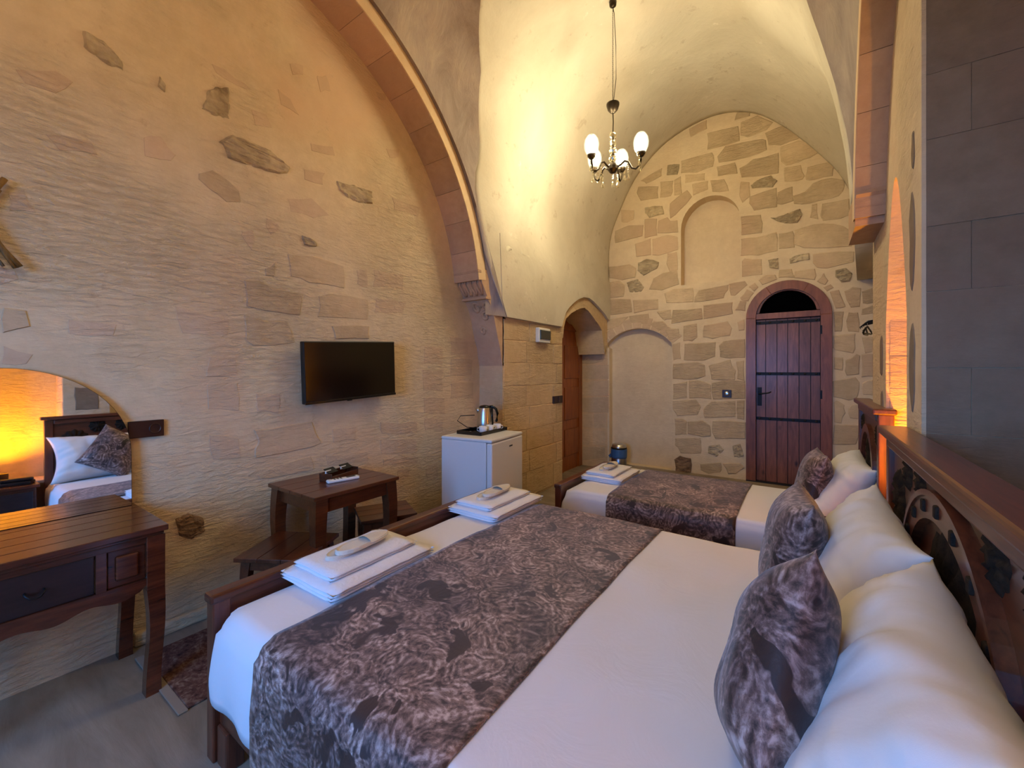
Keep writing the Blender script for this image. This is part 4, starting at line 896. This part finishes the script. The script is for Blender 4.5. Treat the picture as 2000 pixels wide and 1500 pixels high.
def towel_set(cx_, cy_, z, rz, where, sc=1.0):
    a = folded('bath_towel', .335*sc, .50*sc, .040, M_TOWEL, 3, cx_); a.location = (cx_, cy_, z); a.rotation_euler = (0, 0, rz); tag(a, 'larger folded white towel '+where, 'towel')
    b = folded('hand_towel', .25*sc, .42*sc, .026, M_TOWEL, 2, cy_); off = Matrix.Rotation(rz, 3, 'Z') @ Vector((-.02, 0, 0))
    b.location = (cx_+off.x, cy_+off.y, z+.040); b.rotation_euler = (0, 0, rz); tag(b, 'smaller folded white towel lying on top '+where, 'towel')
    slipper((cx_+off.x-.018*sc, cy_+off.y-.01, z+.067), rz+.10, 1, 'cream slipper '+where+', the lower one', 'slippers on the towels')
    slipper((cx_+off.x+.008*sc, cy_+off.y+.02, z+.084), rz+.06, 1, 'cream slipper '+where+', the upper one', 'slippers on the towels')
towel_set(-1.545, 1.09, .575, .02, 'near the blue-lit corner of the double bed')
towel_set(-1.545, 2.04, .575, .0, 'at the far foot corner of the double bed')
towel_set(-1.385, 3.47, .487, .0, 'at the foot of the single bed', 1.0)
# ------------------------------------------------------------------ desk with mirror
def turned_leg(parent, x, y, z0, z1, s, mat, name='leg', curve=.02, dx=0, dy=0):
    """square leg with a gentle cabriole curve"""
    bm = bmesh.new(); n = 9; prev = None
    for i in range(n+1):
        t_ = i/n; z = z1+(z0-z1)*t_; k = s*(1-.16*math.sin(t_*PI*.9)-.08*t_)*.5; o = curve*math.sin(t_*PI*1.6)
        cx_, cy_ = x+o*dx, y+o*dy
        ring = [bm.verts.new((cx_+a*k, cy_+b*k, z)) for a, b in ((-1, -1), (1, -1), (1, 1), (-1, 1))]
        if prev:
            for q in range(4): bm.faces.new((prev[q], ring[q], ring[(q+1) % 4], prev[(q+1) % 4]))
        else: bm.faces.new(ring)
        prev = ring
    bm.faces.new(list(reversed(prev))); bmesh.ops.recalc_face_normals(bm, faces=bm.faces[:])
    return mesh_obj(name, bm, mat, parent)
desk = tag(empty('writing_desk', (-2.54, .208, 0)), 'dark wooden writing desk with scalloped apron under the arched mirror', 'desk')
dx0, dx1, dy0, dy1 = -.256, .256, -.434, .434
for k in range(5):
    a = dx0+(dx1-dx0)*k/5; B('top_board', (a+.0008, a+(dx1-dx0)/5-.0008, dy0, dy1, .705, .73), M_DESK, desk, .003)
B('top_moulding', (dx0+.012, dx1-.012, dy0+.012, dy1-.012, .69, .706), M_DESK, desk, .005)
B('side_panel', (dx0+.02, dx1-.03, dy1-.05, dy1-.03, .47, .69), M_DESK, desk, .003); B('side_panel', (dx0+.02, dx1-.03, dy0+.03, dy0+.05, .47, .69), M_DESK, desk, .003)
B('back_panel', (dx0+.01, dx0+.03, dy0+.03, dy1-.03, .5, .69), M_DESK, desk)
# front: upper rail, stiles, scalloped apron
B('front_rail', (dx1-.045, dx1-.022, dy0+.03, dy1-.03, .665, .69), M_DESK, desk, .002)
for y0, y1 in ((dy1-.07, dy1-.03), (.207, .240), (dy0+.03, dy0+.07), (-.240, -.207)): B('front_stile', (dx1-.045, dx1-.022, y0, y1, .50, .67), M_DESK, desk, .002)
N = 48; bot = []
yl0, yl1 = dy0+.06, dy1-.06
for i in range(N+1):
    t_ = i/N; y = yl0+(yl1-yl0)*t_; c = abs(2*t_-1)
    z = .462+.010*math.cos(c*PI*4)-.014*(1-c)+.012*(c > .95)
    bot.append((y, z))
bm = bmesh.new(); prism(bm, bot+[(yl1, .512), (yl0, .512)], lambda a, b, d: (d, a, b), dx1-.046, dx1-.02); mesh_obj('apron', bm, M_DESK, desk)
dr = B('drawer', (dx1-.05, dx1-.030, -.205, .205, .512, .664), M_DESKDARK, desk, .003)
bm = bmesh.new(); tube(bm, [(dx1-.03, .022, .592), (dx1-.012, .022, .590), (dx1-.008, .032, .576), (dx1-.008, .046, .571), (dx1-.008, .060, .576), (dx1-.012, .070, .590), (dx1-.03, .070, .592)], .0038, 7); mesh_obj('handle', bm, M_IRON, dr, True)
for y0, y1 in ((.243, dy1-.072), (dy0+.072, -.243)):
    pn_ = B('drawer', (dx1-.05, dx1-.032, y0, y1, .512, .664), M_DESK, desk, .003)
    B('raised_field', (dx1-.034, dx1-.022, y0+.022, y1-.022, .538, .638), M_DESK, pn_, .008)
for x, y in ((dx1-.045, dy1-.04), (dx0+.045, dy1-.04), (dx1-.045, dy0+.04), (dx0+.045, dy0+.04)):
    B('leg_block', (x-.032, x+.032, y-.032, y+.032, .46, .69), M_DESK, desk, .003); turned_leg(desk, x, y, 0, .465, .062, M_DESK, curve=.008, dx=1 if x > 0 else 0, dy=.6 if y > 0 else -.6)
# arched mirror on the wall above the desk
mir = tag(empty('mirror', (-2.762, .208, .7315)), 'frameless arched mirror standing on the writing desk', 'mirror')
mir.rotation_euler = (0, math.radians(-1.9), math.radians(-1.0))
prof_m = [(-.418, 0), (-.418, .263)]+arc(0, .263, .418, PI, 0, 28)[1:-1]+[(.418, .263), (.418, 0)]
bm = bmesh.new(); prism(bm, prof_m, lambda a, b, d: (d, a, b), -.008, .004); mesh_obj('backing', bm, M_BLACKM, mir)
bm = bmesh.new(); vs = [bm.verts.new((.0048, a*.996, b*.997+.001)) for a, b in prof_m]; bm.faces.new(vs); mesh_obj('glass', bm, M_MIRROR, mir)
# socket strip beside the mirror
so = tag(empty('socket_strip', (-2.795, .69, 1.10)), 'dark wooden socket plate on the wall beside the mirror', 'socket')
B('plate', (0, .014, -.072, .072, -.043, .043), M_DARKPLATE, so, .003)
bm = bmesh.new(); lathe(bm, [(.026, 0), (.026, .003), (.022, .003), (.02, -.004), (.0, -.004)], 20, Matrix.Translation((.014, .035, 0)) @ Matrix.Rotation(PI/2, 4, 'Y'), False); mesh_obj('outlet', bm, M_DARKPLATE, so, True)

# ------------------------------------------------------------------ rug, table, stools
rug = tag(empty('rug', (-2.36, 1.55, .0)), 'worn dark red rug running under the table along the wall', 'rug')
B('pile', (-.29, .27, -.90, .9, .001, .012), M_RUG, rug, .004); B('border', (-.30, .28, -.935, -.90, .001, .009), M_RUGEDGE, rug, .003); B('border', (-.30, .28, .90, .935, .001, .009), M_RUGEDGE, rug, .003)
FT = .0125
tb = tag(empty('side_table', (-2.463, 1.55, FT)), 'dark square wooden side table against the wall below the television', 'table')
hw = .262
for k in range(4): B('top_board', (-hw+k*hw/2+.0006, -hw+(k+1)*hw/2-.0006, -.292, .292, .668, .69), M_TABLE, tb, .003)
for d_ in ((-.225, .225, -.255, -.235, .585, .668), (-.225, .225, .235, .255, .585, .668), (-.24, -.22, -.25, .25, .585, .668), (.22, .24, -.25, .25, .585, .668)): B('apron', d_, M_TABLE, tb, .002)
for sx in (-1, 1):
    for sy in (-1, 1): turned_leg(tb, sx*.212, sy*.238, 0, .668, .075, M_TABLE, curve=.012, dx=sx, dy=sy)
def stool(loc, rz, w, d, label):
    r = tag(empty('stool', loc, rz), label, 'stool', 'low wooden stools')
    for k in range(3): B('seat_board', (-w/2+k*w/3+.0006, -w/2+(k+1)*w/3-.0006, -d/2, d/2, .388, .41), M_TABLE, r, .003)
    for d_ in ((-w/2+.03, w/2-.03, -d/2+.03, -d/2+.045, .335, .388), (-w/2+.03, w/2-.03, d/2-.045, d/2-.03, .335, .388), (-w/2+.03, -w/2+.045, -d/2+.03, d/2-.03, .335, .388), (w/2-.045, w/2-.03, -d/2+.03, d/2-.03, .335, .388)): B('apron', d_, M_TABLE, r, .002)
    for sx in (-1, 1):
        for sy in (-1, 1): turned_leg(r, sx*(w/2-.05), sy*(d/2-.05), 0, .388, .05, M_TABLE, curve=.008, dx=sx, dy=sy)
    return r
stool((-2.375, 1.215, FT), math.radians(31), .385, .375, 'low dark stool half under the table on the desk side')
stool((-2.42, 1.90, FT), math.radians(-27), .33, .37, 'low dark stool half under the table on the fridge side')
ZT = FT+.69
caddy = tag(empty('remote_caddy', (-2.50, 1.60, ZT), .25), 'small wooden desk caddy with folded cards on the side table', 'caddy')
B('base', (-.05, .05, -.12, .12, 0, .008), M_TABLE, caddy, .002)
for d_ in ((-.05, -.042, -.12, .12, .008, .05), (.042, .05, -.12, .12, .008, .034), (-.05, .05, -.12, -.112, .008, .05), (-.05, .05, .112, .12, .008, .05)): B('side', d_, M_TABLE, caddy, .002)
for y0 in (-.075, .055):
    B('card', (-.03, .02, y0-.04, y0+.04, .04, .044), M_BLACKM, caddy, 0, Matrix.Translation((0, y0, .05)) @ Matrix.Rotation(.5, 4, 'Y') @ Matrix.Translation((0, -y0, -.03)))
    B('clip', (-.004, .004, y0-.044, y0+.0, .05, .068), M_WPLASTIC, caddy, .001)
rem = tag(empty('remote_control', (-2.405, 1.565, ZT), math.radians(-12)), 'white remote control beside the wooden caddy', 'remote')
B('body', (-.022, .022, -.10, .10, 0, .02), M_WPLASTIC, rem, .008)
B('display', (-.016, .016, .02, .075, .0195, .021), M_GREYPL, rem, .0005)
for k in range(3):
    for q in (-1, 0, 1): B('button', (q*.012-.004, q*.012+.004, -.02-k*.02, -.01-k*.02, .0195, .0215), M_GREYPL, rem, .0008)

# ------------------------------------------------------------------ television
tv = tag(empty('television', (-2.72, 1.847, 1.402)), 'black flat television on a wall bracket above the side table', 'television')
tv.rotation_euler = (math.radians(3.0), math.radians(2.0), math.radians(-1.5))
B('casing', (-.03, .016, -.366, .366, -.211, .211), M_BLACKM, tv, .006)
B('screen', (.016, .0175, -.358, .358, -.192, .204), M_SCREEN, tv)
B('lower_bezel', (.014, .021, -.366, .366, -.212, -.196), M_BLACK, tv, .002)
B('sensor', (.012, .018, -.06, -.02, -.218, -.210), M_BLACKM, tv, .002)
B('bracket', (-.066, -.03, -.08, .08, -.09, .09), M_BLACKM, tv, .003)

# ------------------------------------------------------------------ fridge with kettle tray
fg = tag(empty('mini_fridge', (-2.305, 2.855, 0), math.radians(7)), 'white mini fridge against the stone pier', 'fridge')
B('cabinet', (-.25, .19, -.27, .27, .02, .826), M_WHITE, fg, .008)
B('top_panel', (-.25, .245, -.275, .275, .826, .852), M_WHITE, fg, .01)
dr = B('door', (.195, .245, -.272, .272, .04, .822), M_WHITE, fg, .012)
B('badge', (.2445, .2465, .02, .075, .755, .767), M_GREYPL, dr)
for sx in (-.2, .15):
    for sy in (-.22, .22): B('foot', (sx-.02, sx+.02, sy-.02, sy+.02, 0, .022), M_BLACKM, fg)
tr = tag(empty('serving_tray', (-2.375, 2.93, .8525), math.radians(4)), 'black plastic serving tray on the mini fridge', 'tray')
B('floor_plate', (-.13, .13, -.21, .21, 0, .006), M_BLACK, tr, .002)
for d_ in ((-.13, -.118, -.21, .21, .004, .03), (.118, .13, -.21, .21, .004, .03), (-.13, .13, -.21, -.198, .004, .03), (-.13, .13, .198, .21, .004, .03)): B('rim', d_, M_BLACK, tr, .004)
ZK = .8525+.0062
ket = tag(empty('kettle', (-2.41, 3.0, ZK), math.radians(-55)), 'stainless steel electric kettle with black handle on the tray', 'kettle')
bm = bmesh.new(); lathe(bm, [(.075, 0), (.078, .012), (.072, .02)], 28); mesh_obj('power_base', bm, M_BLACK, ket, True)
bm = bmesh.new(); lathe(bm, [(.070, .02), (.073, .03), (.070, .09), (.060, .16), (.052, .20), (.050, .205)], 32); mesh_obj('body', bm, M_CHROME, ket, True)
bm = bmesh.new(); lathe(bm, [(.051, .203), (.050, .212), (.04, .222), (.015, .228), (.0, .229)], 24, None, False); mesh_obj('lid', bm, M_BLACK, ket, True)
bm = bmesh.new(); tube(bm, [(-.0, .045, .212), (0, .075, .214), (0, .105, .19), (0, .118, .15), (0, .112, .09), (0, .104, .075)], [.012, .013, .012, .012, .012, .009], 8); mesh_obj('handle', bm, M_BLACK, ket, True)
bm = bmesh.new(); tube(bm, [(0, -.045, .165), (0, -.062, .185), (0, -.078, .198)], [.024, .018, .012], 10); mesh_obj('spout', bm, M_CHROME, ket, True)
bm = bmesh.new(); tube(bm, [(0, .066, .20), (0, .069, .12), (0, .076, .03)], [.012, .011, .009], 6); mesh_obj('handle_strip', bm, M_BLACK, ket, True)
bm = bmesh.new(); tube(bm, [(-2.45, 2.95, ZK+.02), (-2.52, 2.88, ZK+.03), (-2.58, 2.82, ZK+.09), (-2.55, 2.83, ZK+.135), (-2.46, 2.92, ZK+.14)], .004, 6)
o = mesh_obj('cord', bm, M_BLACKM, None, True); tag(o, 'thin dark kettle cord looping over the tray', 'cord')
def cup(loc, rz, label):
    r = tag(empty('cup', loc, rz), label, 'cup', 'cups on the kettle tray')
    bm = bmesh.new(); lathe(bm, [(.024, 0), (.033, .012), (.036, .06), (.033, .06), (.030, .014), (.0, .01)], 20, None, False); mesh_obj('bowl', bm, M_CERAMIC, r, True)
    bm = bmesh.new(); tube(bm, [(.034, 0, .05), (.05, 0, .046), (.052, 0, .03), (.036, 0, .018)], .004, 6); mesh_obj('handle', bm, M_CERAMIC, r, True)
cup((-2.29, 2.83, ZK), 4.0, 'white cup on the kettle tray nearest the tray corner'); cup((-2.29, 2.925, ZK), 1.0, 'white cup in the middle of the three beside the kettle'); cup((-2.292, 3.035, ZK), .4, 'white cup nearest the stone pier beside the kettle')
for k in range(3):
    o = B('sugar_sachet', (-.03, .03, -.008, .008, 0, .006), M_WPLASTIC, None, .002); o.location = (-2.44, 2.76+k*.022, ZK+.001); o.rotation_euler = (0, 0, .4+.2*k)
    tag(o, 'white paper sachet on the tray, '+('nearest the tray corner', 'the middle one of three', 'closest to the kettle')[k], 'sachet', 'sachets on the kettle tray')

# ------------------------------------------------------------------ things on walls
eb = tag(empty('fuse_box', (XP+.006, 4.14, 1.72)), 'white fuse box with smoky cover on the pier', 'fuse box')
B('housing', (0, .05, -.125, .125, 0, .165), M_WPLASTIC, eb, .008); B('cover', (.045, .062, -.11, .12, .035, .14), M_GREYPL, eb, .006)
sw = tag(empty('light_switch', (XP+.006, 4.52, 1.005)), 'dark double light switch on the pier beside the doorway', 'switch')
B('plate', (0, .012, -.12, .12, 0, .088), M_DARKPLATE, sw, .003)
for s_ in (-1, 1): B('rocker', (.01, .017, s_*.055-.045, s_*.055+.045, .012, .076), M_DARKPLATE, sw, .002)
sk = tag(empty('wall_socket', (-.852, YB-.006, 1.10)), 'small dark wall socket beside the entrance door', 'socket')
B('plate', (-.054, .054, -.012, 0, -.05, .05), M_DARKPLATE, sk, .003)
bm = bmesh.new(); lathe(bm, [(.03, 0), (.028, .006), (.012, .008), (.0, .008)], 20, Matrix.Translation((0, -.012, 0)) @ Matrix.Rotation(PI/2, 4, 'X'), False); mesh_obj('outlet', bm, M_CHROME, sk, True)
# waste bin
bn = tag(empty('pedal_bin', (-2.235, 5.90, 0)), 'small chrome pedal bin with blue liner by the arched niche', 'bin')
bm = bmesh.new(); lathe(bm, [(.108, 0), (.11, .01), (.11, .265)], 28); mesh_obj('body', bm, M_STEEL, bn, True)
bm = bmesh.new(); lathe(bm, [(.113, 0), (.113, .025), (.111, .03)], 28); mesh_obj('foot_ring', bm, M_BLACKM, bn, True)
bm = bmesh.new()
lathe(bm, [(.116+0, .135), (.114, .16), (.115, .25), (.112, .268)], 28)
for v in bm.verts: v.co.x *= 1+noise.noise(v.co*25)*.06; v.co.y *= 1+noise.noise(v.co*22)*.06; v.co.z += noise.noise(v.co*16)*.012 if v.co.z < .15 else 0
mesh_obj('liner', bm, M_BLUE, bn, True)
bm = bmesh.new(); lathe(bm, [(.113, .266), (.114, .28), (.106, .29)], 28); mesh_obj('lid_rim', bm, M_BLACKM, bn, True)
bm = bmesh.new(); lathe(bm, [(.106, .288), (.10, .325), (.07, .34), (.0, .345)], 28, None, False); mesh_obj('lid', bm, M_CHROME, bn, True)
B('pedal', (-.03, .03, -.15, -.10, .008, .02), M_BLACKM, bn, .004)
bm = bmesh.new(); prism(bm, [(-.125, .12), (-.150, .155), (-.115, .19), (-.108, .25), (-.10, .2)], lambda a, b, d: (a, d, b), -.03, .012); mesh_obj('liner_flap', bm, M_BLUE, bn)
# coat rack with hangers in the alcove
ck = tag(empty('coat_rack', (.60, 4.95, 1.84)), 'black metal coat hooks on the alcove wall beside the entrance door', 'coat rack')
B('wall_plate', (.0, .02, -.25, .25, -.02, .02), M_IRON, ck, .003)
for y_ in (-.2, -.07, .07, .2):
    bm = bmesh.new(); tube(bm, [(.01, y_, .01), (-.08, y_, .005), (-.16, y_, -.012), (-.185, y_, -.03), (-.18, y_, -.045)], .006, 7); mesh_obj('hook', bm, M_IRON, ck, True)
def hanger(loc, rz, label):
    r = tag(empty('clothes_hanger', loc, rz), label, 'hanger', 'hangers on the coat hooks')
    bm = bmesh.new(); tube(bm, [(-.11, 0, -.10), (-.10, 0, -.085), (0, 0, -.04), (.10, 0, -.085), (.11, 0, -.10), (.09, 0, -.105), (-.09, 0, -.105)], .007, 7, True); mesh_obj('shoulders', bm, M_BLACK, r, True)
    bm = bmesh.new(); tube(bm, [(0, 0, -.04), (0, 0, -.012), (.012, 0, .004), (.004, 0, .016), (-.012, 0, .006)], .003, 6); mesh_obj('hook', bm, M_CHROME, r, True)
hanger((.445, 4.88, 1.834), 1.2, 'black plastic hanger nearest the viewer in the alcove'); hanger((.445, 5.02, 1.834), 1.35, 'black plastic hanger second from the viewer in the alcove')
# reed ornament at the left edge
rd = tag(empty('reed_ornament', (XL+.012, .17, 2.03)), 'crossed dry reeds ornament hung high on the wall above the mirror', 'wall ornament')
def stick(p, q, r, mat, nm):
    bm = bmesh.new(); p, q = Vector(p), Vector(q); pts = [p.lerp(q, i/6)+Vector((.003*math.sin(i*1.7), .004*math.sin(i*2.3), 0)) for i in range(7)]
    tube(bm, pts, [r*(1-.35*abs(i/6-.4)) for i in range(7)], 7); mesh_obj(nm, bm, mat, rd, True)
stick((.02, -.14, -.30), (.02, .048, .18), .014, M_STRAW, 'reed'); stick((.03, -.16, .20), (.03, .09, -.185), .014, M_STRAW, 'reed'); stick((.012, -.10, -.26), (.012, .035, .13), .009, M_STRAW, 'reed'); stick((.034, -.06, .13), (.034, .075, -.195), .008, M_STRAW, 'reed')
for k in range(7):
    a = -1.0-.10*k; stick((.02, -.01, -.03), (.018+.004*(k % 2), .045-.028*k, -.19-.006*k), .007, M_GRASS, 'leaf')

# ------------------------------------------------------------------ nightstands, telephone and amber lamps behind the headboards
def nightstand(loc, w, label):
    r = tag(empty('nightstand', loc), label, 'nightstand', None)
    B('top', (-.24, .17, -w/2, w/2, .575, .60), M_DESK, r, .004); B('case', (-.215, .16, -w/2+.02, w/2-.02, .12, .575), M_DESK, r, .003)
    for z0 in (.36, .15):
        d_ = B('drawer', (-.232, -.213, -w/2+.04, w/2-.04, z0, z0+.185), M_DESKDARK, r, .004)
        bm = bmesh.new(); lathe(bm, [(.016, 0), (.013, .012), (.0, .018)], 14, Matrix.Translation((-.232, 0, z0+.095)) @ Matrix.Rotation(-PI/2, 4, 'Y'), False); mesh_obj('knob', bm, M_BRASS, d_, True)
    for sx in (-.19, .13):
        for sy in (-w/2+.05, w/2-.05): B('foot', (sx-.025, sx+.025, sy-.025, sy+.025, 0, .12), M_DESK, r, .004)
    return r
nightstand((.17, 2.635, 0), .50, 'dark nightstand between the two beds'); nightstand((.17, .285, 0), .50, 'dark two drawer nightstand seen in the mirror beside the double bed')
def amber_lamp(loc, label, watts):
    r = tag(empty('amber_lamp', loc), label, 'lamp', None)
    bm = bmesh.new(); lathe(bm, [(.0, .004), (.06, .0), (.062, .01), (.062, .085), (.058, .085), (.058, .012), (.0, .012)], 24, None, False); mesh_obj('cup', bm, M_BRASS, r, True)
    bm = bmesh.new(); lathe(bm, [(.012, .014), (.016, .03), (.022, .045), (.016, .064), (.0, .07)], 16, None, False); mesh_obj('bulb', bm, M_AMBER, r, True)
    d = bpy.data.lights.new('amber_bulb', 'POINT'); d.energy = watts; d.color = (1.0, .42, .008); d.shadow_soft_size = .02
    l = bpy.data.objects.new('amber_bulb', d); COL.objects.link(l); l.parent = r; l.location = (0, 0, .045)
    return r
struct(B('niche_shelf', (XR+.02, XR+.40, 2.44, 2.99, .56, .585), M_STONE_F)); struct(B('niche_shelf', (XR+.02, XR+.40, .09, .71, .56, .585), M_STONE_F))
amber_lamp((.55, 2.70, .585), 'amber uplighter cup in the niche between the beds', AMBER_W*7); amber_lamp((.56, .33, .585), 'amber uplighter cup in the niche seen in the mirror', AMBER_W*7)
ph = tag(empty('telephone', (.10, .42, .60), .3), 'small telephone on the nightstand seen in the mirror', 'telephone')
B('base', (-.07, .07, -.09, .09, 0, .03), M_BLACK, ph, .008); B('handset', (-.05, -.01, -.10, .10, .03, .06), M_BLACK, ph, .01); B('keypad', (.005, .055, -.05, .05, .029, .034), M_GREYPL, ph, .002)

# ------------------------------------------------------------------ chandelier
cz = 3.24
ch = tag(empty('chandelier', (-1.44, 3.65, cz)), 'four arm bronze chandelier with glass shades and crystal drops', 'chandelier')
HOOK = 1.49
bm = bmesh.new()
for k in range(46):     # chain
    z = .60+k*.0185; a = (k % 2)*PI/2
    pts = [(.004*math.cos(t_)*math.cos(a), .004*math.cos(t_)*math.sin(a), z+.012*math.sin(t_)) for t_ in [2*PI*i/8 for i in range(8)]]
    tube(bm, pts, .0016, 4, True)
mesh_obj('chain', bm, M_BRASS, ch, True)
bm = bmesh.new(); tube(bm, [(.004, 0, .58), (.03, 0, .8), (.028, 0, 1.1), (.012, 0, 1.4), (.0, 0, HOOK-.02)], .003, 5); mesh_obj('flex', bm, M_BRASS, ch, True)
bm = bmesh.new(); lathe(bm, [(.012, HOOK-.03), (.03, HOOK-.015), (.034, HOOK+.02)], 14); mesh_obj('ceiling_hook', bm, M_BRASS, ch, True)
bm = bmesh.new(); lathe(bm, [(.008, .50), (.022, .505), (.045, .53), (.058, .57), (.058, .585), (.03, .592), (.006, .60)], 24); mesh_obj('canopy_cup', bm, M_BRASS, ch, True)
bm = bmesh.new(); tube(bm, [(0, 0, .0), (0, 0, .3), (.004, 0, .42), (0, 0, .52)], .005, 6); mesh_obj('stem', bm, M_BRASS, ch, True)
for z_, r_ in ((.30, .032), (.225, .030), (.155, .036), (.085, .036)):
    bm = bmesh.new(); lathe(bm, [(.006, -.03), (r_*.8, -.018), (r_, 0), (r_*.8, .018), (.006, .03)], 12, Matrix.Translation((0, 0, z_))); mesh_obj('glass_bead', bm, M_CRYSTAL, ch)
for z_ in (.262, .19, .12):
    bm = bmesh.new(); lathe(bm, [(.008, -.008), (.026, 0), (.008, .008)], 14, Matrix.Translation((0, 0, z_))); mesh_obj('collar', bm, M_BRASS, ch, True)
bm = bmesh.new(); lathe(bm, [(.0, -.05), (.025, -.042), (.046, -.015), (.05, .012), (.035, .035), (.012, .05)], 10, None, False); mesh_obj('hub', bm, M_BRASS, ch)
cF = Vector((-math.sin(YAW), math.cos(YAW), 0)); cR = Vector((math.cos(YAW), math.sin(YAW), 0))
NB = []
def drop(p, n, parent):
    bm = bmesh.new(); z = 0
    for k in range(n):
        bmesh.ops.create_icosphere(bm, subdivisions=1, radius=.008, matrix=Matrix.Translation(p+Vector((0, 0, -.012-z)))); z += .017
    lathe(bm, [(.0, 0), (.006, -.012), (.016, -.038), (.011, -.054), (.0, -.060)], 8, Matrix.Translation(p+Vector((0, 0, -.008-z))), False)
    return mesh_obj('crystal_drop', bm, M_CRYSTAL, parent)
for lat, dep, dz in ((.225, -.10, .0), (-.205, -.06, .0), (.128, .19, .0), (-.128, .19, .0)):
    e = cR*lat+cF*dep; r_ = e.length; d_ = e.normalized()
    arm = [d_*(r_*k)+Vector((0, 0, z_)) for k, z_ in ((.12, .0), (.3, .02), (.42, .045), (.56, .03), (.68, -.03), (.82, -.045), (.95, -.02), (1.0, .03), (1.0, .06))]
    bm = bmesh.new(); tube(bm, arm, .009, 8); ar = mesh_obj('arm', bm, M_BRASS, ch, True)
    bm = bmesh.new(); lathe(bm, [(.008, .05), (.02, .055), (.036, .075), (.038, .092), (.02, .096)], 16, Matrix.Translation(e)); mesh_obj('bulb_cup', bm, M_BRASS, ar, True)
    bm = bmesh.new(); lathe(bm, [(.024, .088), (.046, .104), (.062, .14), (.067, .18), (.061, .22), (.042, .255), (.024, .268), (.012, .271)], 24, Matrix.Translation(e), False); mesh_obj('shade', bm, M_BULB, ar, True)
    bm = bmesh.new(); lathe(bm, [(.012, .09), (.014, .12), (.024, .15), (.024, .175), (.012, .195), (.0, .2)], 14, Matrix.Translation(e), False); mesh_obj('bulb', bm, M_FILAMENT, ar, True)
    d = bpy.data.lights.new('chandelier_bulb', 'POINT'); d.energy = CHAND_W; d.color = (1.0, .90, .67); d.shadow_soft_size = .05
    l = bpy.data.objects.new('chandelier_bulb', d); COL.objects.link(l); l.parent = ch; l.location = e+Vector((0, 0, .165))
    t2 = Vector((-d_.y, d_.x, 0))
    drop(e*.95+t2*.035+Vector((0, 0, .06)), 3, ar); drop(e*.95-t2*.035+Vector((0, 0, .06)), 2, ar); drop(e*.55+Vector((0, 0, .0)), 4, ar)
drop(Vector((0, 0, -.045)), 4, ch)

# unseen chandelier copy added behind the viewer to brighten the left wall
fill_ch = copy_tree(ch); fill_ch.location = (-.70, -.60, 3.0); fill_ch['label'] = 'unseen fill chandelier added behind the viewer'
d2 = None
for c in fill_ch.children:
    if c.type == 'LIGHT':
        if d2 is None: d2 = c.data.copy(); d2.energy = FILL_CHAND_W; d2.color = (1.0, .82, .62)
        c.data = d2
